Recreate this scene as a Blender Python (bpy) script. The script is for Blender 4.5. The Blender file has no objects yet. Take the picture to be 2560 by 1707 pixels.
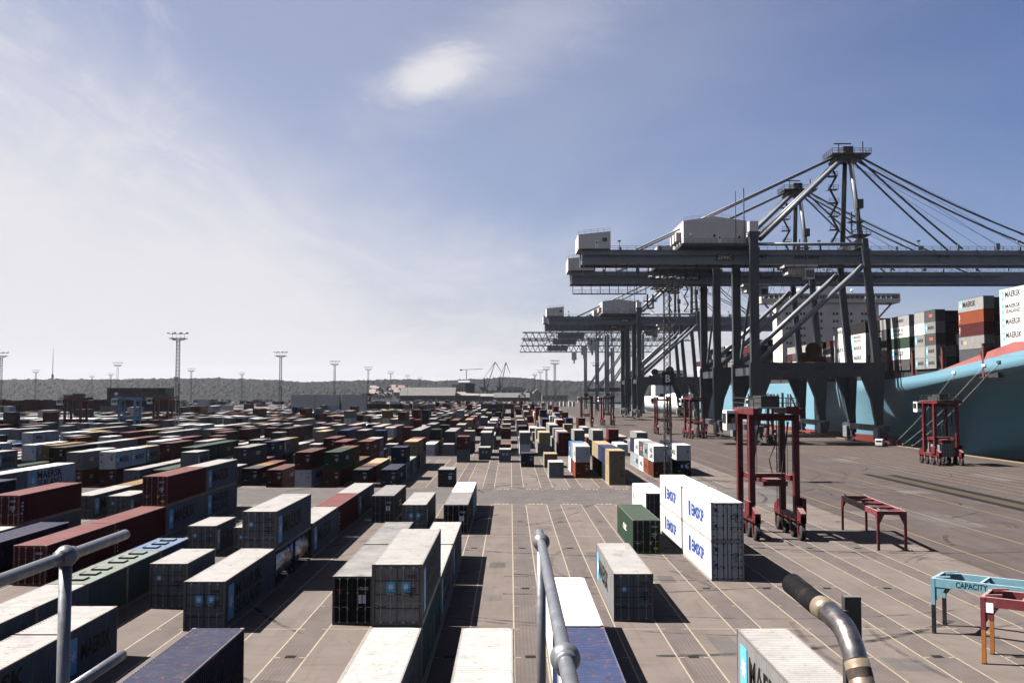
import bpy, math, random
from mathutils import Vector, Matrix
random.seed(11)
sc = bpy.context.scene
COL = sc.collection
R = math.radians
HC = 14.0                                    # eye height: on top of a straddle carrier

# ------------------------------------------------------------------ camera
cam = bpy.data.objects.new('camera', bpy.data.cameras.new('camera')); COL.objects.link(cam)
cam.data.sensor_width = 36; cam.data.lens = 2420 / 2560 * 36
cam.data.clip_start = 0.1; cam.data.clip_end = 20000
cam.location = (0, 0, HC); cam.rotation_euler = (R(90 + 3.03), 0, R(-0.095))
sc.camera = cam

# ------------------------------------------------------------------ sun, sky, exposure
SUN = Vector((-0.765, 0.138, 1.0)).normalized()
sun = bpy.data.objects.new('sun', bpy.data.lights.new('sun', 'SUN')); COL.objects.link(sun)
sun.data.energy = 5.0; sun.data.angle = R(0.5); sun.data.color = (1.0, 0.955, 0.9)
sun.rotation_euler = (-SUN).to_track_quat('-Z', 'Y').to_euler(); sun.location = (-60, 20, 90)
vs = sc.view_settings
vs.view_transform = 'Standard'; vs.look = 'None'; vs.gamma = 1; vs.use_curve_mapping = False; vs.exposure = 2.25
sc.cycles.use_denoising = True
sc.cycles.max_bounces = 5; sc.cycles.diffuse_bounces = 0; sc.cycles.glossy_bounces = 2; sc.cycles.transparent_max_bounces = 8
sc.cycles.volume_bounces = 0

W = bpy.data.worlds.new('World'); sc.world = W; W.use_nodes = True
def _world():
    nt = W.node_tree; N = nt.nodes; L = nt.links
    bg = N['Background']; bg.inputs[1].default_value = 0.05
    def math_(op, a, b=None, c=None, clamp=False):
        n = N.new('ShaderNodeMath'); n.operation = op; n.use_clamp = clamp
        for i, v in enumerate((a, b, c)):
            if v is None: continue
            if isinstance(v, (int, float)): n.inputs[i].default_value = v
            else: L.new(v, n.inputs[i])
        return n.outputs[0]
    sky = N.new('ShaderNodeTexSky'); sky.sky_type = 'NISHITA'; sky.sun_disc = False
    sky.sun_elevation = math.asin(SUN.z); sky.sun_rotation = math.atan2(SUN.x, SUN.y)
    sky.air_density = 1.0; sky.dust_density = 0.7; sky.ozone_density = 4.0; sky.altitude = 0
    tc = N.new('ShaderNodeTexCoord'); sep = N.new('ShaderNodeSeparateXYZ'); L.new(tc.outputs['Generated'], sep.inputs[0])
    x, y, z = sep.outputs
    zc = math_('MAXIMUM', z, 0.0)
    # cirrus sheet: project the direction on a high flat layer
    den = math_('ADD', zc, 0.10)
    u = math_('DIVIDE', x, den); v = math_('DIVIDE', y, den)
    comb = N.new('ShaderNodeCombineXYZ'); L.new(u, comb.inputs[0]); L.new(v, comb.inputs[1])
    def noise(scale, detail, rough, dist, sx, sy, rot, off=0):
        mp = N.new('ShaderNodeMapping'); mp.inputs['Scale'].default_value = (sx, sy, 1); mp.inputs['Rotation'].default_value = (0, 0, rot)
        mp.inputs['Location'].default_value = (off, off * .7, 0)
        L.new(comb.outputs[0], mp.inputs[0])
        n = N.new('ShaderNodeTexNoise'); n.inputs['Scale'].default_value = scale; n.inputs['Detail'].default_value = detail
        n.inputs['Roughness'].default_value = rough; n.inputs['Distortion'].default_value = dist
        L.new(mp.outputs[0], n.inputs['Vector']); return n.outputs[0]
    def sstep(v_, a, b):
        m = N.new('ShaderNodeMapRange'); m.interpolation_type = 'SMOOTHSTEP'; m.inputs[1].default_value = a; m.inputs[2].default_value = b
        L.new(v_, m.inputs[0]); return m.outputs[0]
    n1 = noise(0.55, 6, 0.55, 0.6, 1, .6, .5)
    n2 = noise(1.5, 10, 0.62, 1.0, 1.0, .35, -.5, 3)
    n3 = noise(2.2, 12, 0.66, 1.8, 1.3, .55, -.75, 7)
    # bank of thin cloud over the low sky towards the sun
    bank = math_('SUBTRACT', math_('MULTIPLY_ADD', x, -0.34, 0.085), zc)
    bank = math_('MULTIPLY_ADD', math_('SUBTRACT', n1, 0.5), 0.34, bank)
    bank = math_('MULTIPLY_ADD', math_('SUBTRACT', n3, 0.5), 0.11, bank)
    b1 = math_('MULTIPLY', sstep(bank, -0.16, 0.13), 0.97)
    # scattered wisps
    wm = sstep(math_('MULTIPLY_ADD', x, -0.55, math_('MULTIPLY', n1, 0.9)), 0.50, 0.85)
    w1 = math_('MULTIPLY', math_('MULTIPLY', sstep(math_('ADD', math_('MULTIPLY', n2, .5), math_('MULTIPLY', n3, .5)), 0.47, 0.66), wm), 0.52)
    veil = math_('MULTIPLY', sstep(math_('SUBTRACT', math_('MULTIPLY', math_('SUBTRACT', n1, .5), .9), x), -0.52, 0.12), 0.30)
    # one small bright cloud
    px = math_('DIVIDE', x, math_('MAXIMUM', y, .05)); pz = math_('DIVIDE', z, math_('MAXIMUM', y, .05))
    comb2 = N.new('ShaderNodeCombineXYZ'); L.new(px, comb2.inputs[0]); L.new(pz, comb2.inputs[1])
    def blob(cx, cz, rot, sx, sz, amp, lo, hi, seed):
        a = math_('SUBTRACT', px, cx); b = math_('SUBTRACT', pz, cz)
        c, s = math.cos(rot), math.sin(rot)
        p = math_('ADD', math_('MULTIPLY', a, c), math_('MULTIPLY', b, s))
        q = math_('SUBTRACT', math_('MULTIPLY', b, c), math_('MULTIPLY', a, s))
        p = math_('DIVIDE', p, sx); q = math_('DIVIDE', q, sz)
        r = math_('SQRT', math_('ADD', math_('MULTIPLY', p, p), math_('MULTIPLY', q, q)))
        mp = N.new('ShaderNodeMapping'); mp.inputs['Location'].default_value = (seed, seed, 0); mp.inputs['Rotation'].default_value = (0, 0, -rot)
        mp.inputs['Scale'].default_value = (.7, 1.5, 1)
        L.new(comb2.outputs[0], mp.inputs[0])
        n = N.new('ShaderNodeTexNoise'); n.inputs['Scale'].default_value = 15; n.inputs['Detail'].default_value = 10; n.inputs['Distortion'].default_value = 1.3; n.inputs['Roughness'].default_value = .6
        L.new(mp.outputs[0], n.inputs['Vector'])
        return math_('MULTIPLY', sstep(math_('SUBTRACT', math_('ADD', 1.0, math_('MULTIPLY', math_('SUBTRACT', n.outputs[0], .5), 1.1)), r), lo, hi), amp)
    c1 = blob(-0.078, 0.332, 0.30, 0.088, 0.036, 0.92, 0.05, 0.75, 2.3)
    c2 = blob(-0.010, 0.360, 0.45, 0.20, 0.062, 0.32, -0.2, 0.95, 5.1)
    tot = math_('SUBTRACT', 1.0, b1)
    for k in (w1, c1, c2, veil): tot = math_('MULTIPLY', tot, math_('SUBTRACT', 1.0, k))
    fac = math_('SUBTRACT', 1.0, tot, clamp=True)
    tint = N.new('ShaderNodeMix'); tint.data_type = 'RGBA'; tint.blend_type = 'MULTIPLY'; tint.inputs[0].default_value = 1
    L.new(sky.outputs[0], tint.inputs[6]); tint.inputs[7].default_value = (.395, .362, .428, 1)
    mix = N.new('ShaderNodeMix'); mix.data_type = 'RGBA'
    L.new(fac, mix.inputs[0]); L.new(tint.outputs[2], mix.inputs[6]); mix.inputs[7].default_value = (3.36, 3.32, 3.45, 1)
    L.new(mix.outputs[2], bg.inputs[0])
_world()

# ------------------------------------------------------------------ helpers: meshes and objects
class MB:
    def __init__(s): s.v = []; s.f = []; s.m = []; s.cur = 0
    def face(s, pts):
        n = len(s.v); s.v += [tuple(p) for p in pts]; s.f.append(tuple(range(n, n + len(pts)))); s.m.append(s.cur)
    def hexa(s, p):                            # 8 points: 4 bottom (ccw), 4 top
        n = len(s.v); s.v += [tuple(q) for q in p]
        for q in ((3, 2, 1, 0), (4, 5, 6, 7), (0, 1, 5, 4), (1, 2, 6, 5), (2, 3, 7, 6), (3, 0, 4, 7)):
            s.f.append(tuple(n + i for i in q)); s.m.append(s.cur)
        return s
    def box(s, x0, x1, y0, y1, z0, z1):
        return s.hexa([(x0, y0, z0), (x1, y0, z0), (x1, y1, z0), (x0, y1, z0), (x0, y0, z1), (x1, y0, z1), (x1, y1, z1), (x0, y1, z1)])
    def bar(s, p, q, w, h, w2=None, h2=None, up=(0, 0, 1)):
        p = Vector(p); q = Vector(q); d = (q - p).normalized(); up = Vector(up)
        if abs(d.dot(up)) > .97: up = Vector((0, 1, 0))
        a = d.cross(up).normalized(); b = a.cross(d)
        w2 = w if w2 is None else w2; h2 = h if h2 is None else h2
        s.hexa([p - a * w / 2 - b * h / 2, p + a * w / 2 - b * h / 2, p + a * w / 2 + b * h / 2, p - a * w / 2 + b * h / 2,
                q - a * w2 / 2 - b * h2 / 2, q + a * w2 / 2 - b * h2 / 2, q + a * w2 / 2 + b * h2 / 2, q - a * w2 / 2 + b * h2 / 2])
        return s
    def tube(s, pts, r, n=8, cap=True):
        pts = [Vector(p) for p in pts]; rr = r if isinstance(r, (list, tuple)) else [r] * len(pts)
        base = len(s.v); ref = None
        for i, p in enumerate(pts):
            d = (pts[min(i + 1, len(pts) - 1)] - pts[max(i - 1, 0)]).normalized()
            if ref is None:
                ref = Vector((0, 0, 1)) if abs(d.z) < .9 else Vector((1, 0, 0))
            a = d.cross(ref).normalized(); b = a.cross(d); ref = b
            for k in range(n):
                t = 2 * math.pi * k / n; s.v.append(tuple(p + (a * math.cos(t) + b * math.sin(t)) * rr[i]))
        for i in range(len(pts) - 1):
            for k in range(n):
                k2 = (k + 1) % n
                s.f.append((base + i * n + k, base + i * n + k2, base + (i + 1) * n + k2, base + (i + 1) * n + k)); s.m.append(s.cur)
        if cap:
            s.f.append(tuple(base + k for k in range(n))[::-1]); s.m.append(s.cur)
            e = base + (len(pts) - 1) * n; s.f.append(tuple(e + k for k in range(n))); s.m.append(s.cur)
        return s
    def sphere(s, c, r, n=12, m=8):
        c = Vector(c); pts = [c + Vector((0, 0, -r * math.cos(math.pi * i / m))) for i in range(m + 1)]
        return s.tube(pts, [max(.001, r * math.sin(math.pi * i / m)) for i in range(m + 1)], n)
    def prism(s, poly, axis, a, b):            # polygon in the two other axes, extruded from a to b
        def P(u, v, t): return (t, u, v) if axis == 0 else (u, t, v) if axis == 1 else (u, v, t)
        n = len(s.v); k = len(poly)
        s.v += [P(u, v, a) for u, v in poly] + [P(u, v, b) for u, v in poly]
        s.f.append(tuple(range(n, n + k))); s.f.append(tuple(range(n + k, n + 2 * k))[::-1]); s.m += [s.cur] * 2
        for i in range(k):
            j = (i + 1) % k; s.f.append((n + i, n + k + i, n + k + j, n + j)); s.m.append(s.cur)
        return s
    def rail(s, p, q, h=1.1, step=2.0, r=.035):
        p = Vector(p); q = Vector(q); n = max(1, int((q - p).length / step)); up = Vector((0, 0, h))
        s.bar(p + up, q + up, 2 * r, 2 * r); s.bar(p + up * .5, q + up * .5, 2 * r, 2 * r)
        for i in range(n + 1):
            a = p.lerp(q, i / n); s.bar(a, a + up, 2 * r, 2 * r)
        return s
    def mesh(s, name='m', smooth=False):
        me = bpy.data.meshes.new(name); me.from_pydata(s.v, [], s.f)
        if any(s.m): me.polygons.foreach_set('material_index', s.m)
        if smooth: me.polygons.foreach_set('use_smooth', [True] * len(s.f))
        me.materials.append(None); me.update()
        return me

def put(name, me, mat, parent=None, loc=None, kind=None):
    if isinstance(me, MB): me = me.mesh(name)
    o = bpy.data.objects.new(name, me); COL.objects.link(o)
    if parent is not None: o.parent = parent
    if loc is not None: o.location = loc
    if isinstance(mat, (list, tuple)):
        while len(me.materials) < len(mat): me.materials.append(None)
        for i, m in enumerate(mat): o.material_slots[i].link = 'OBJECT'; o.material_slots[i].material = m
    else:
        o.material_slots[0].link = 'OBJECT'; o.material_slots[0].material = mat
    if kind: o['kind'] = kind
    return o
def thing(name, label, cat, loc=(0, 0, 0), rz=0, group=None):
    o = bpy.data.objects.new(name, None); COL.objects.link(o); o.location = loc; o.rotation_euler = (0, 0, rz)
    o.empty_display_size = .5
    return tag(o, label, cat, group)
def tag(o, label, cat, group=None):
    o['label'] = label; o['category'] = cat
    if group: o['group'] = group
    return o
def copy_tree(o, label, loc=None, rz=None, parent=None):
    c = o.copy(); COL.objects.link(c)
    if parent is not None: c.parent = parent
    if label: c['label'] = label
    if loc is not None: c.location = loc
    if rz is not None: c.rotation_euler = (0, 0, rz)
    for ch in o.children: copy_tree(ch, None, parent=c)
    return c

# ------------------------------------------------------------------ materials
def paint(name, col, rough=.5, var=.10, dust_and_sun=.25, grime=.35, rust=0.0, metal=0.0, scale=1.0, spec=.4):
    m = bpy.data.materials.new(name); m.use_nodes = True; nt = m.node_tree; N = nt.nodes; L = nt.links
    if metal < .5 and not any(q in name for q in ('white', 'reefer', 'line', 'road_paint', 'casting')): col = tuple(q * .49 for q in col)
    p = N['Principled BSDF']; p.inputs['Roughness'].default_value = rough; p.inputs['Metallic'].default_value = metal
    p.inputs['Specular IOR Level'].default_value = spec
    tc = N.new('ShaderNodeTexCoord'); oi = N.new('ShaderNodeObjectInfo')
    add = N.new('ShaderNodeVectorMath'); add.operation = 'MULTIPLY_ADD'
    cmb = N.new('ShaderNodeCombineXYZ')
    for i in range(3): L.new(oi.outputs['Random'], cmb.inputs[i])
    L.new(cmb.outputs[0], add.inputs[0]); add.inputs[1].default_value = (37, 53, 71); L.new(tc.outputs['Object'], add.inputs[2])
    def noise(s, d, sc_=(1, 1, 1), rough_=.6):
        mp = N.new('ShaderNodeMapping'); mp.inputs['Scale'].default_value = sc_; L.new(add.outputs[0], mp.inputs[0])
        n = N.new('ShaderNodeTexNoise'); n.inputs['Scale'].default_value = s * scale; n.inputs['Detail'].default_value = d; n.inputs['Roughness'].default_value = rough_
        L.new(mp.outputs[0], n.inputs['Vector']); return n.outputs[0]
    def mixc(f, a, b, mode='MIX'):
        n = N.new('ShaderNodeMix'); n.data_type = 'RGBA'; n.blend_type = mode
        for i, v in ((0, f), (6, a), (7, b)):
            if isinstance(v, (float, int)): n.inputs[i].default_value = v
            elif isinstance(v, tuple): n.inputs[i].default_value = (*v, 1)
            else: L.new(v, n.inputs[i])
        return n.outputs[2]
    def mr(v, a, b, c, d):
        n = N.new('ShaderNodeMapRange'); L.new(v, n.inputs[0])
        for i, q in enumerate((a, b, c, d)): n.inputs[i + 1].default_value = q
        return n.outputs[0]
    c = mixc(mr(noise(.9, 3), .3, .7, 0, 1), tuple(q * (1 - var) for q in col), tuple(min(1, q * (1 + var)) for q in col))
    c = mixc(mr(oi.outputs['Random'], 0, 1, 0, .16), c, tuple(q * .55 for q in col))
    if grime:
        g = mr(noise(2.2, 6, (1, 1, .22)), .50, .78, 0, grime)
        c = mixc(g, c, (.055, .045, .04))
    if dust_and_sun:
        ge = N.new('ShaderNodeNewGeometry'); sp = N.new('ShaderNodeSeparateXYZ'); L.new(ge.outputs['Normal'], sp.inputs[0])
        up = mr(sp.outputs[2], .55, .9, 0, 1); n2 = mr(noise(.55, 6), .25, .75, dust_and_sun * .55, dust_and_sun * 1.35)
        mu = N.new('ShaderNodeMath'); mu.operation = 'MULTIPLY'; L.new(up, mu.inputs[0]); L.new(n2, mu.inputs[1])
        c = mixc(mu.outputs[0], c, (.33, .305, .285))  # pale dust on upward faces, with sunlit roof brightness mixed into the colour
        st = mr(noise(1.0, 7, (1, .8, 1), .65), .54, .72, 0, .5); mu2 = N.new('ShaderNodeMath'); mu2.operation = 'MULTIPLY'; L.new(up, mu2.inputs[0]); L.new(st, mu2.inputs[1])
        c = mixc(mu2.outputs[0], c, (col[0] * .45 + .012, col[1] * .42 + .008, col[2] * .40 + .006))
    if rust:
        r1 = mr(noise(3.2, 8, (1, 1, .7), .7), .62 - .12 * rust, .70, 0, .9)
        c = mixc(r1, c, (.10, .038, .018))
    L.new(c, p.inputs['Base Color'])
    rr = mr(noise(4, 4), .3, .7, max(.05, rough - .12), min(1, rough + .15)); L.new(rr, p.inputs['Roughness'])
    return m
def plain(name, col, rough=.6, metal=0, spec=.3):
    m = bpy.data.materials.new(name); m.use_nodes = True; p = m.node_tree.nodes['Principled BSDF']
    N = m.node_tree.nodes; L = m.node_tree.links
    tc = N.new('ShaderNodeTexCoord'); n = N.new('ShaderNodeTexNoise'); n.inputs['Scale'].default_value = 5; n.inputs['Detail'].default_value = 4
    L.new(tc.outputs['Object'], n.inputs['Vector'])
    mx = N.new('ShaderNodeMix'); mx.data_type = 'RGBA'; L.new(n.outputs[0], mx.inputs[0])
    mx.inputs[6].default_value = (*[q * .8 for q in col], 1); mx.inputs[7].default_value = (*[min(1, q * 1.2) for q in col], 1)
    L.new(mx.outputs[2], p.inputs['Base Color'])
    p.inputs['Roughness'].default_value = rough; p.inputs['Metallic'].default_value = metal; p.inputs['Specular IOR Level'].default_value = spec
    return m
# container paints: name -> (word for labels, colour)
PAINT = {
    'grey': ('light grey', (.245, .242, .238)), 'pale': ('pale grey', (.33, .325, .315)), 'white': ('white', (.40, .395, .38)), 'reefer': ('white', (.39, .38, .36)),
    'dark': ('black', (.018, .019, .022)), 'dgrey': ('dark grey', (.075, .078, .085)), 'navy': ('navy blue', (.022, .027, .06)), 'blue': ('royal blue', (.022, .040, .11)),
    'lblue': ('light blue', (.05, .16, .34)), 'red': ('red', (.125, .022, .024)), 'rust': ('rust brown', (.10, .032, .02)), 'orange': ('orange', (.24, .062, .03)),
    'green': ('green', (.028, .062, .042)), 'dgreen': ('dark green', (.015, .04, .027)), 'teal': ('teal', (.055, .14, .13)), 'cream': ('cream', (.37, .285, .17)),
    'yellow': ('mustard yellow', (.235, .145, .05)), 'maroon': ('maroon', (.07, .016, .018)), 'bgreen': ('grey green', (.14, .18, .155)), 'bblue': ('faded blue', (.085, .16, .27)),
}
CM = {k: paint('paint_' + k, c, rough=.68, spec=.06, dust_and_sun={'white': .10, 'reefer': .08, 'navy': .025, 'blue': .03, 'dark': .10, 'green': .05, 'dgreen': .05, 'cream': .08, 'yellow': .06, 'dgrey': .30, 'lblue': .05, 'bgreen': .12, 'bblue': .10, 'grey': .26, 'pale': .28, 'teal': .15}.get(k, .085), grime=(.18 if k in ('reefer', 'white') else .34), rust=(.28 if k in ('grey', 'pale', 'white', 'dgrey') else .40 if k == 'reefer' else .5)) for k, (w, c) in PAINT.items()}  # roof dust amounts also carry painted sun brightness over the darker sides
CF = {k: paint('edge_white_' + k if k in ('white', 'reefer') else 'edge_' + k, tuple(q * (.62 if k in ('white', 'reefer', 'pale', 'grey') else .85) for q in c), rough=.55, dust_and_sun=.1, grime=.5, rust=1.0) for k, (w, c) in PAINT.items()}
CM_RUSTY = paint('paint_rusty_door', PAINT['grey'][1], rust=1.3, dust_and_sun=.1)
M_BLACK = plain('black_rubber', (.012, .012, .013), .7)
M_INK = plain('black_print', (.004, .004, .0045), .7, spec=.1)
M_WINK = plain('white_print', (.6, .6, .6), .6)
M_BINK = plain('blue_print', (.010, .032, .14), .5)
M_OINK = plain('orange_print', (.55, .10, .03), .5)
M_YINK = plain('yellow_print', (.55, .34, .03), .5)
M_STAR = plain('star_badge_blue', (.06, .27, .42), .5)
M_CAST = paint('casting_steel', (.10, .06, .045), rust=.8, dust_and_sun=.2)
M_BARS = paint('locking_bar_steel', (.42, .42, .43), rust=.3, rough=.4, metal=.2)
M_CRANE = paint('crane_paint', (.26, .285, .33), rough=.42, dust_and_sun=.2, grime=.22, scale=.25)
M_CRANED = paint('crane_paint_dark', (.034, .041, .053), rough=.5, dust_and_sun=.15, grime=.3, scale=.25)
M_CRANEL = paint('crane_tube_paint', (.20, .22, .245), rough=.4, dust_and_sun=.15, grime=.2, scale=.3)
M_HOUSE = paint('crane_house_white_beige', (.47, .43, .395), rough=.55, dust_and_sun=.2, grime=.15, scale=.4)
M_RED = paint('carrier_red', (.115, .008, .013), rough=.5, spec=.25, dust_and_sun=.2, grime=.4, rust=.2)
M_PINK = paint('rack_red', (.17, .022, .028), rough=.5, dust_and_sun=.4, grime=.35, rust=.4)
M_LBLUE = paint('rack_blue', (.17, .36, .44), rough=.5, dust_and_sun=.3, grime=.3, rust=.3)
M_RBLUE = paint('carrier_blue', (.10, .34, .55), rough=.45, dust_and_sun=.2, grime=.3)
M_ORANGE = paint('leg_orange', (.42, .14, .015), rough=.5, dust_and_sun=.2, grime=.4, rust=.3)
M_DARKST = paint('dark_steel', (.03, .03, .033), rough=.55, dust_and_sun=.15)
M_GALV = paint('galvanised_steel', (.105, .108, .118), rough=.40, metal=.55, dust_and_sun=0, grime=.3, scale=6)
M_GLASS = plain('dark_glass', (.015, .018, .02), .12, spec=.6)
M_WHITE = paint('white_enamel', (.62, .62, .60), rough=.4, dust_and_sun=.1, grime=.15)
M_TYRE = plain('tyre_rubber', (.014, .014, .014), .85)
M_TANK = paint('tank_steel', (.42, .43, .45), rough=.28, metal=.85, dust_and_sun=.1, grime=.25)
M_LINE = paint('road_paint', (.145, .12, .088), rough=.8, dust_and_sun=0, grime=.55, scale=1.5)
M_YLINE = paint('yellow_road_paint', (.12, .085, .04), rough=.8, dust_and_sun=0, grime=.5, scale=1.5)

def ground_mat(name, col, col2, stripes=0.0, stripe_period=.16, axis=0, bump=.25):
    m = bpy.data.materials.new(name); m.use_nodes = True; nt = m.node_tree; N = nt.nodes; L = nt.links
    p = N['Principled BSDF']; p.inputs['Roughness'].default_value = .88; p.inputs['Specular IOR Level'].default_value = .06
    ge = N.new('ShaderNodeNewGeometry')
    def noise(s, d, scl=(1, 1, 1), rg=.6, dist=0):
        mp = N.new('ShaderNodeMapping'); mp.inputs['Scale'].default_value = scl; L.new(ge.outputs['Position'], mp.inputs[0])
        n = N.new('ShaderNodeTexNoise'); n.inputs['Scale'].default_value = s; n.inputs['Detail'].default_value = d; n.inputs['Roughness'].default_value = rg; n.inputs['Distortion'].default_value = dist
        L.new(mp.outputs[0], n.inputs['Vector']); return n.outputs[0]
    def mr(v, a, b, c, d):
        n = N.new('ShaderNodeMapRange'); L.new(v, n.inputs[0])
        for i, q in enumerate((a, b, c, d)): n.inputs[i + 1].default_value = q
        return n.outputs[0]
    def mixc(f, a, b, mode='MIX'):
        n = N.new('ShaderNodeMix'); n.data_type = 'RGBA'; n.blend_type = mode
        for i, v in ((0, f), (6, a), (7, b)):
            if isinstance(v, (float, int)): n.inputs[i].default_value = v
            elif isinstance(v, tuple): n.inputs[i].default_value = (*v, 1)
            else: L.new(v, n.inputs[i])
        return n.outputs[2]
    c = mixc(mr(noise(.06, 4, (1, .6, 1)), .3, .7, 0, 1), col, col2)
    c = mixc(mr(noise(.35, 6, (1, .55, 1), .65, .6), .40, .70, 0, .55), c, tuple(q * .50 for q in col))          # tyre scuffs and stains
    c = mixc(mr(noise(.8, 5, (.35, 1.6, 1), .65, 1.5), .50, .72, 0, .50), c, tuple(q * .55 for q in col))        # turning marks across
    c = mixc(mr(noise(.22, 5, (1, 1, 1), .6, .3), .58, .75, 0, .35), c, (col[0] * 1.22, col[1] * 1.08, col[2] * 1.06))   # reddish dust
    c = mixc(mr(noise(.55, 3, (1, .8, 1), .5, .8), .70, .76, 0, .55), c, tuple(q * .35 for q in col))            # oil spots
    c = mixc(mr(noise(.5, 6, (2.6, .25, 1), .65, .5), .54, .70, 0, .45), c, tuple(q * .5 for q in col))        # long wheel smears
    c = mixc(mr(noise(9, 4), .3, .7, 0, .22), c, tuple(q * .6 for q in col))
    if stripes:
        w = N.new('ShaderNodeTexWave'); w.bands_direction = 'XYZ'[axis]; w.inputs['Scale'].default_value = .314 / stripe_period; w.inputs['Distortion'].default_value = .35
        w.inputs['Detail'].default_value = 2; w.inputs['Detail Scale'].default_value = .6
        L.new(ge.outputs['Position'], w.inputs['Vector'])
        c = mixc(mr(w.outputs[1], .55, 1, 0, stripes), c, tuple(q * .45 for q in col))
    L.new(c, p.inputs['Base Color'])
    b = N.new('ShaderNodeBump'); b.inputs['Strength'].default_value = bump; b.inputs['Distance'].default_value = .02
    L.new(noise(14, 4), b.inputs['Height']); L.new(b.outputs[0], p.inputs['Normal'])
    return m
M_GROUND = ground_mat('yard_paving', (0.0895, 0.0735, 0.0652), (0.0730, 0.0615, 0.0552), .16, .19, 1)
M_TRACK = ground_mat('wheel_track_paving', (0.0735, 0.0610, 0.0560), (0.0600, 0.0510, 0.0475), .34, .21, 0)
M_ROAD = ground_mat('cross_road_asphalt', (0.0661, 0.0589, 0.0565), (0.0545, 0.0497, 0.0480), .10, 1.7, 1)
M_APRON = ground_mat('quay_apron_paving', (0.0500, 0.0400, 0.0372), (0.0405, 0.0330, 0.0308), .20, 2.6, 0)
M_DARKPAV = ground_mat('dark_trench_cover', (0.0100, 0.0090, 0.0086), (0.0079, 0.0074, 0.0072))
M_HATCHPAV = ground_mat('trench_plate', (0.0470, 0.0373, 0.0267), (0.0365, 0.0300, 0.0235), .85, .8, 1)

# ------------------------------------------------------------------ text and badges
_txt = {}
def text_mesh(s, bold=.022, spacing=1.0):
    if s in _txt: return _txt[s]
    if s.endswith(' '): bold = .05
    cu = bpy.data.curves.new('t', 'FONT'); cu.body = s; cu.size = 1; cu.offset = bold; cu.space_character = spacing; cu.resolution_u = 2; cu.fill_mode = 'FRONT'
    o = bpy.data.objects.new('t', cu); COL.objects.link(o)
    bpy.context.view_layer.update()
    me = bpy.data.meshes.new_from_object(o.evaluated_get(bpy.context.evaluated_depsgraph_get()))
    bpy.data.objects.remove(o); bpy.data.curves.remove(cu)
    xs = [v.co.x for v in me.vertices]; ys = [v.co.y for v in me.vertices]
    x0, x1, y0, y1 = min(xs), max(xs), min(ys), max(ys)
    for v in me.vertices: v.co = ((v.co.x - x0) / (x1 - x0), (v.co.y - y0) / (y1 - y0), 0)
    me.materials.clear(); me.materials.append(None); me.name = 'lettering'
    _txt[s] = me; return me
def flat(name, me, mat, parent, origin, ex, ey, w, h):
    """place a unit square drawing: origin, unit directions ex / ey, size w x h"""
    o = put(name, me, mat, parent, kind='stuff' if name == 'marking' else None); ex = Vector(ex); ey = Vector(ey); ez = ex.cross(ey)
    o.matrix_local = Matrix(((ex.x * w, ey.x * h, ez.x, origin[0]), (ex.y * w, ey.y * h, ez.y, origin[1]), (ex.z * w, ey.z * h, ez.z, origin[2]), (0, 0, 0, 1)))
    return o
def _star():
    b = MB(); n = 7; pts = []
    for i in range(2 * n):
        a = math.pi / 2 + math.pi * i / n; r = .46 if i % 2 == 0 else .17
        pts.append((.5 + r * math.cos(a), .5 + r * math.sin(a), .004))
    for i in range(2 * n): b.face([(.5, .5, .004), pts[i], pts[(i + 1) % (2 * n)]])
    return b.mesh('star')
STAR = _star()
b = MB(); b.face([(0, 0, 0), (1, 0, 0), (1, 1, 0), (0, 1, 0)]); QUAD = b.mesh('plate')
def marks_mesh(seed, rows, cols, fill):
    r = random.Random(seed); b = MB()
    for j in range(rows):
        for i in range(cols):
            if r.random() < fill:
                x = i / cols; y = j / rows
                b.face([(x, y, 0), (x + .75 / cols, y, 0), (x + .75 / cols, y + .55 / rows, 0), (x, y + .55 / rows, 0)])
    return b.mesh('marking')
MARK_A = marks_mesh(1, 3, 9, .8); MARK_B = marks_mesh(2, 6, 5, .6); MARK_C = marks_mesh(3, 2, 3, .9)

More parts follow.
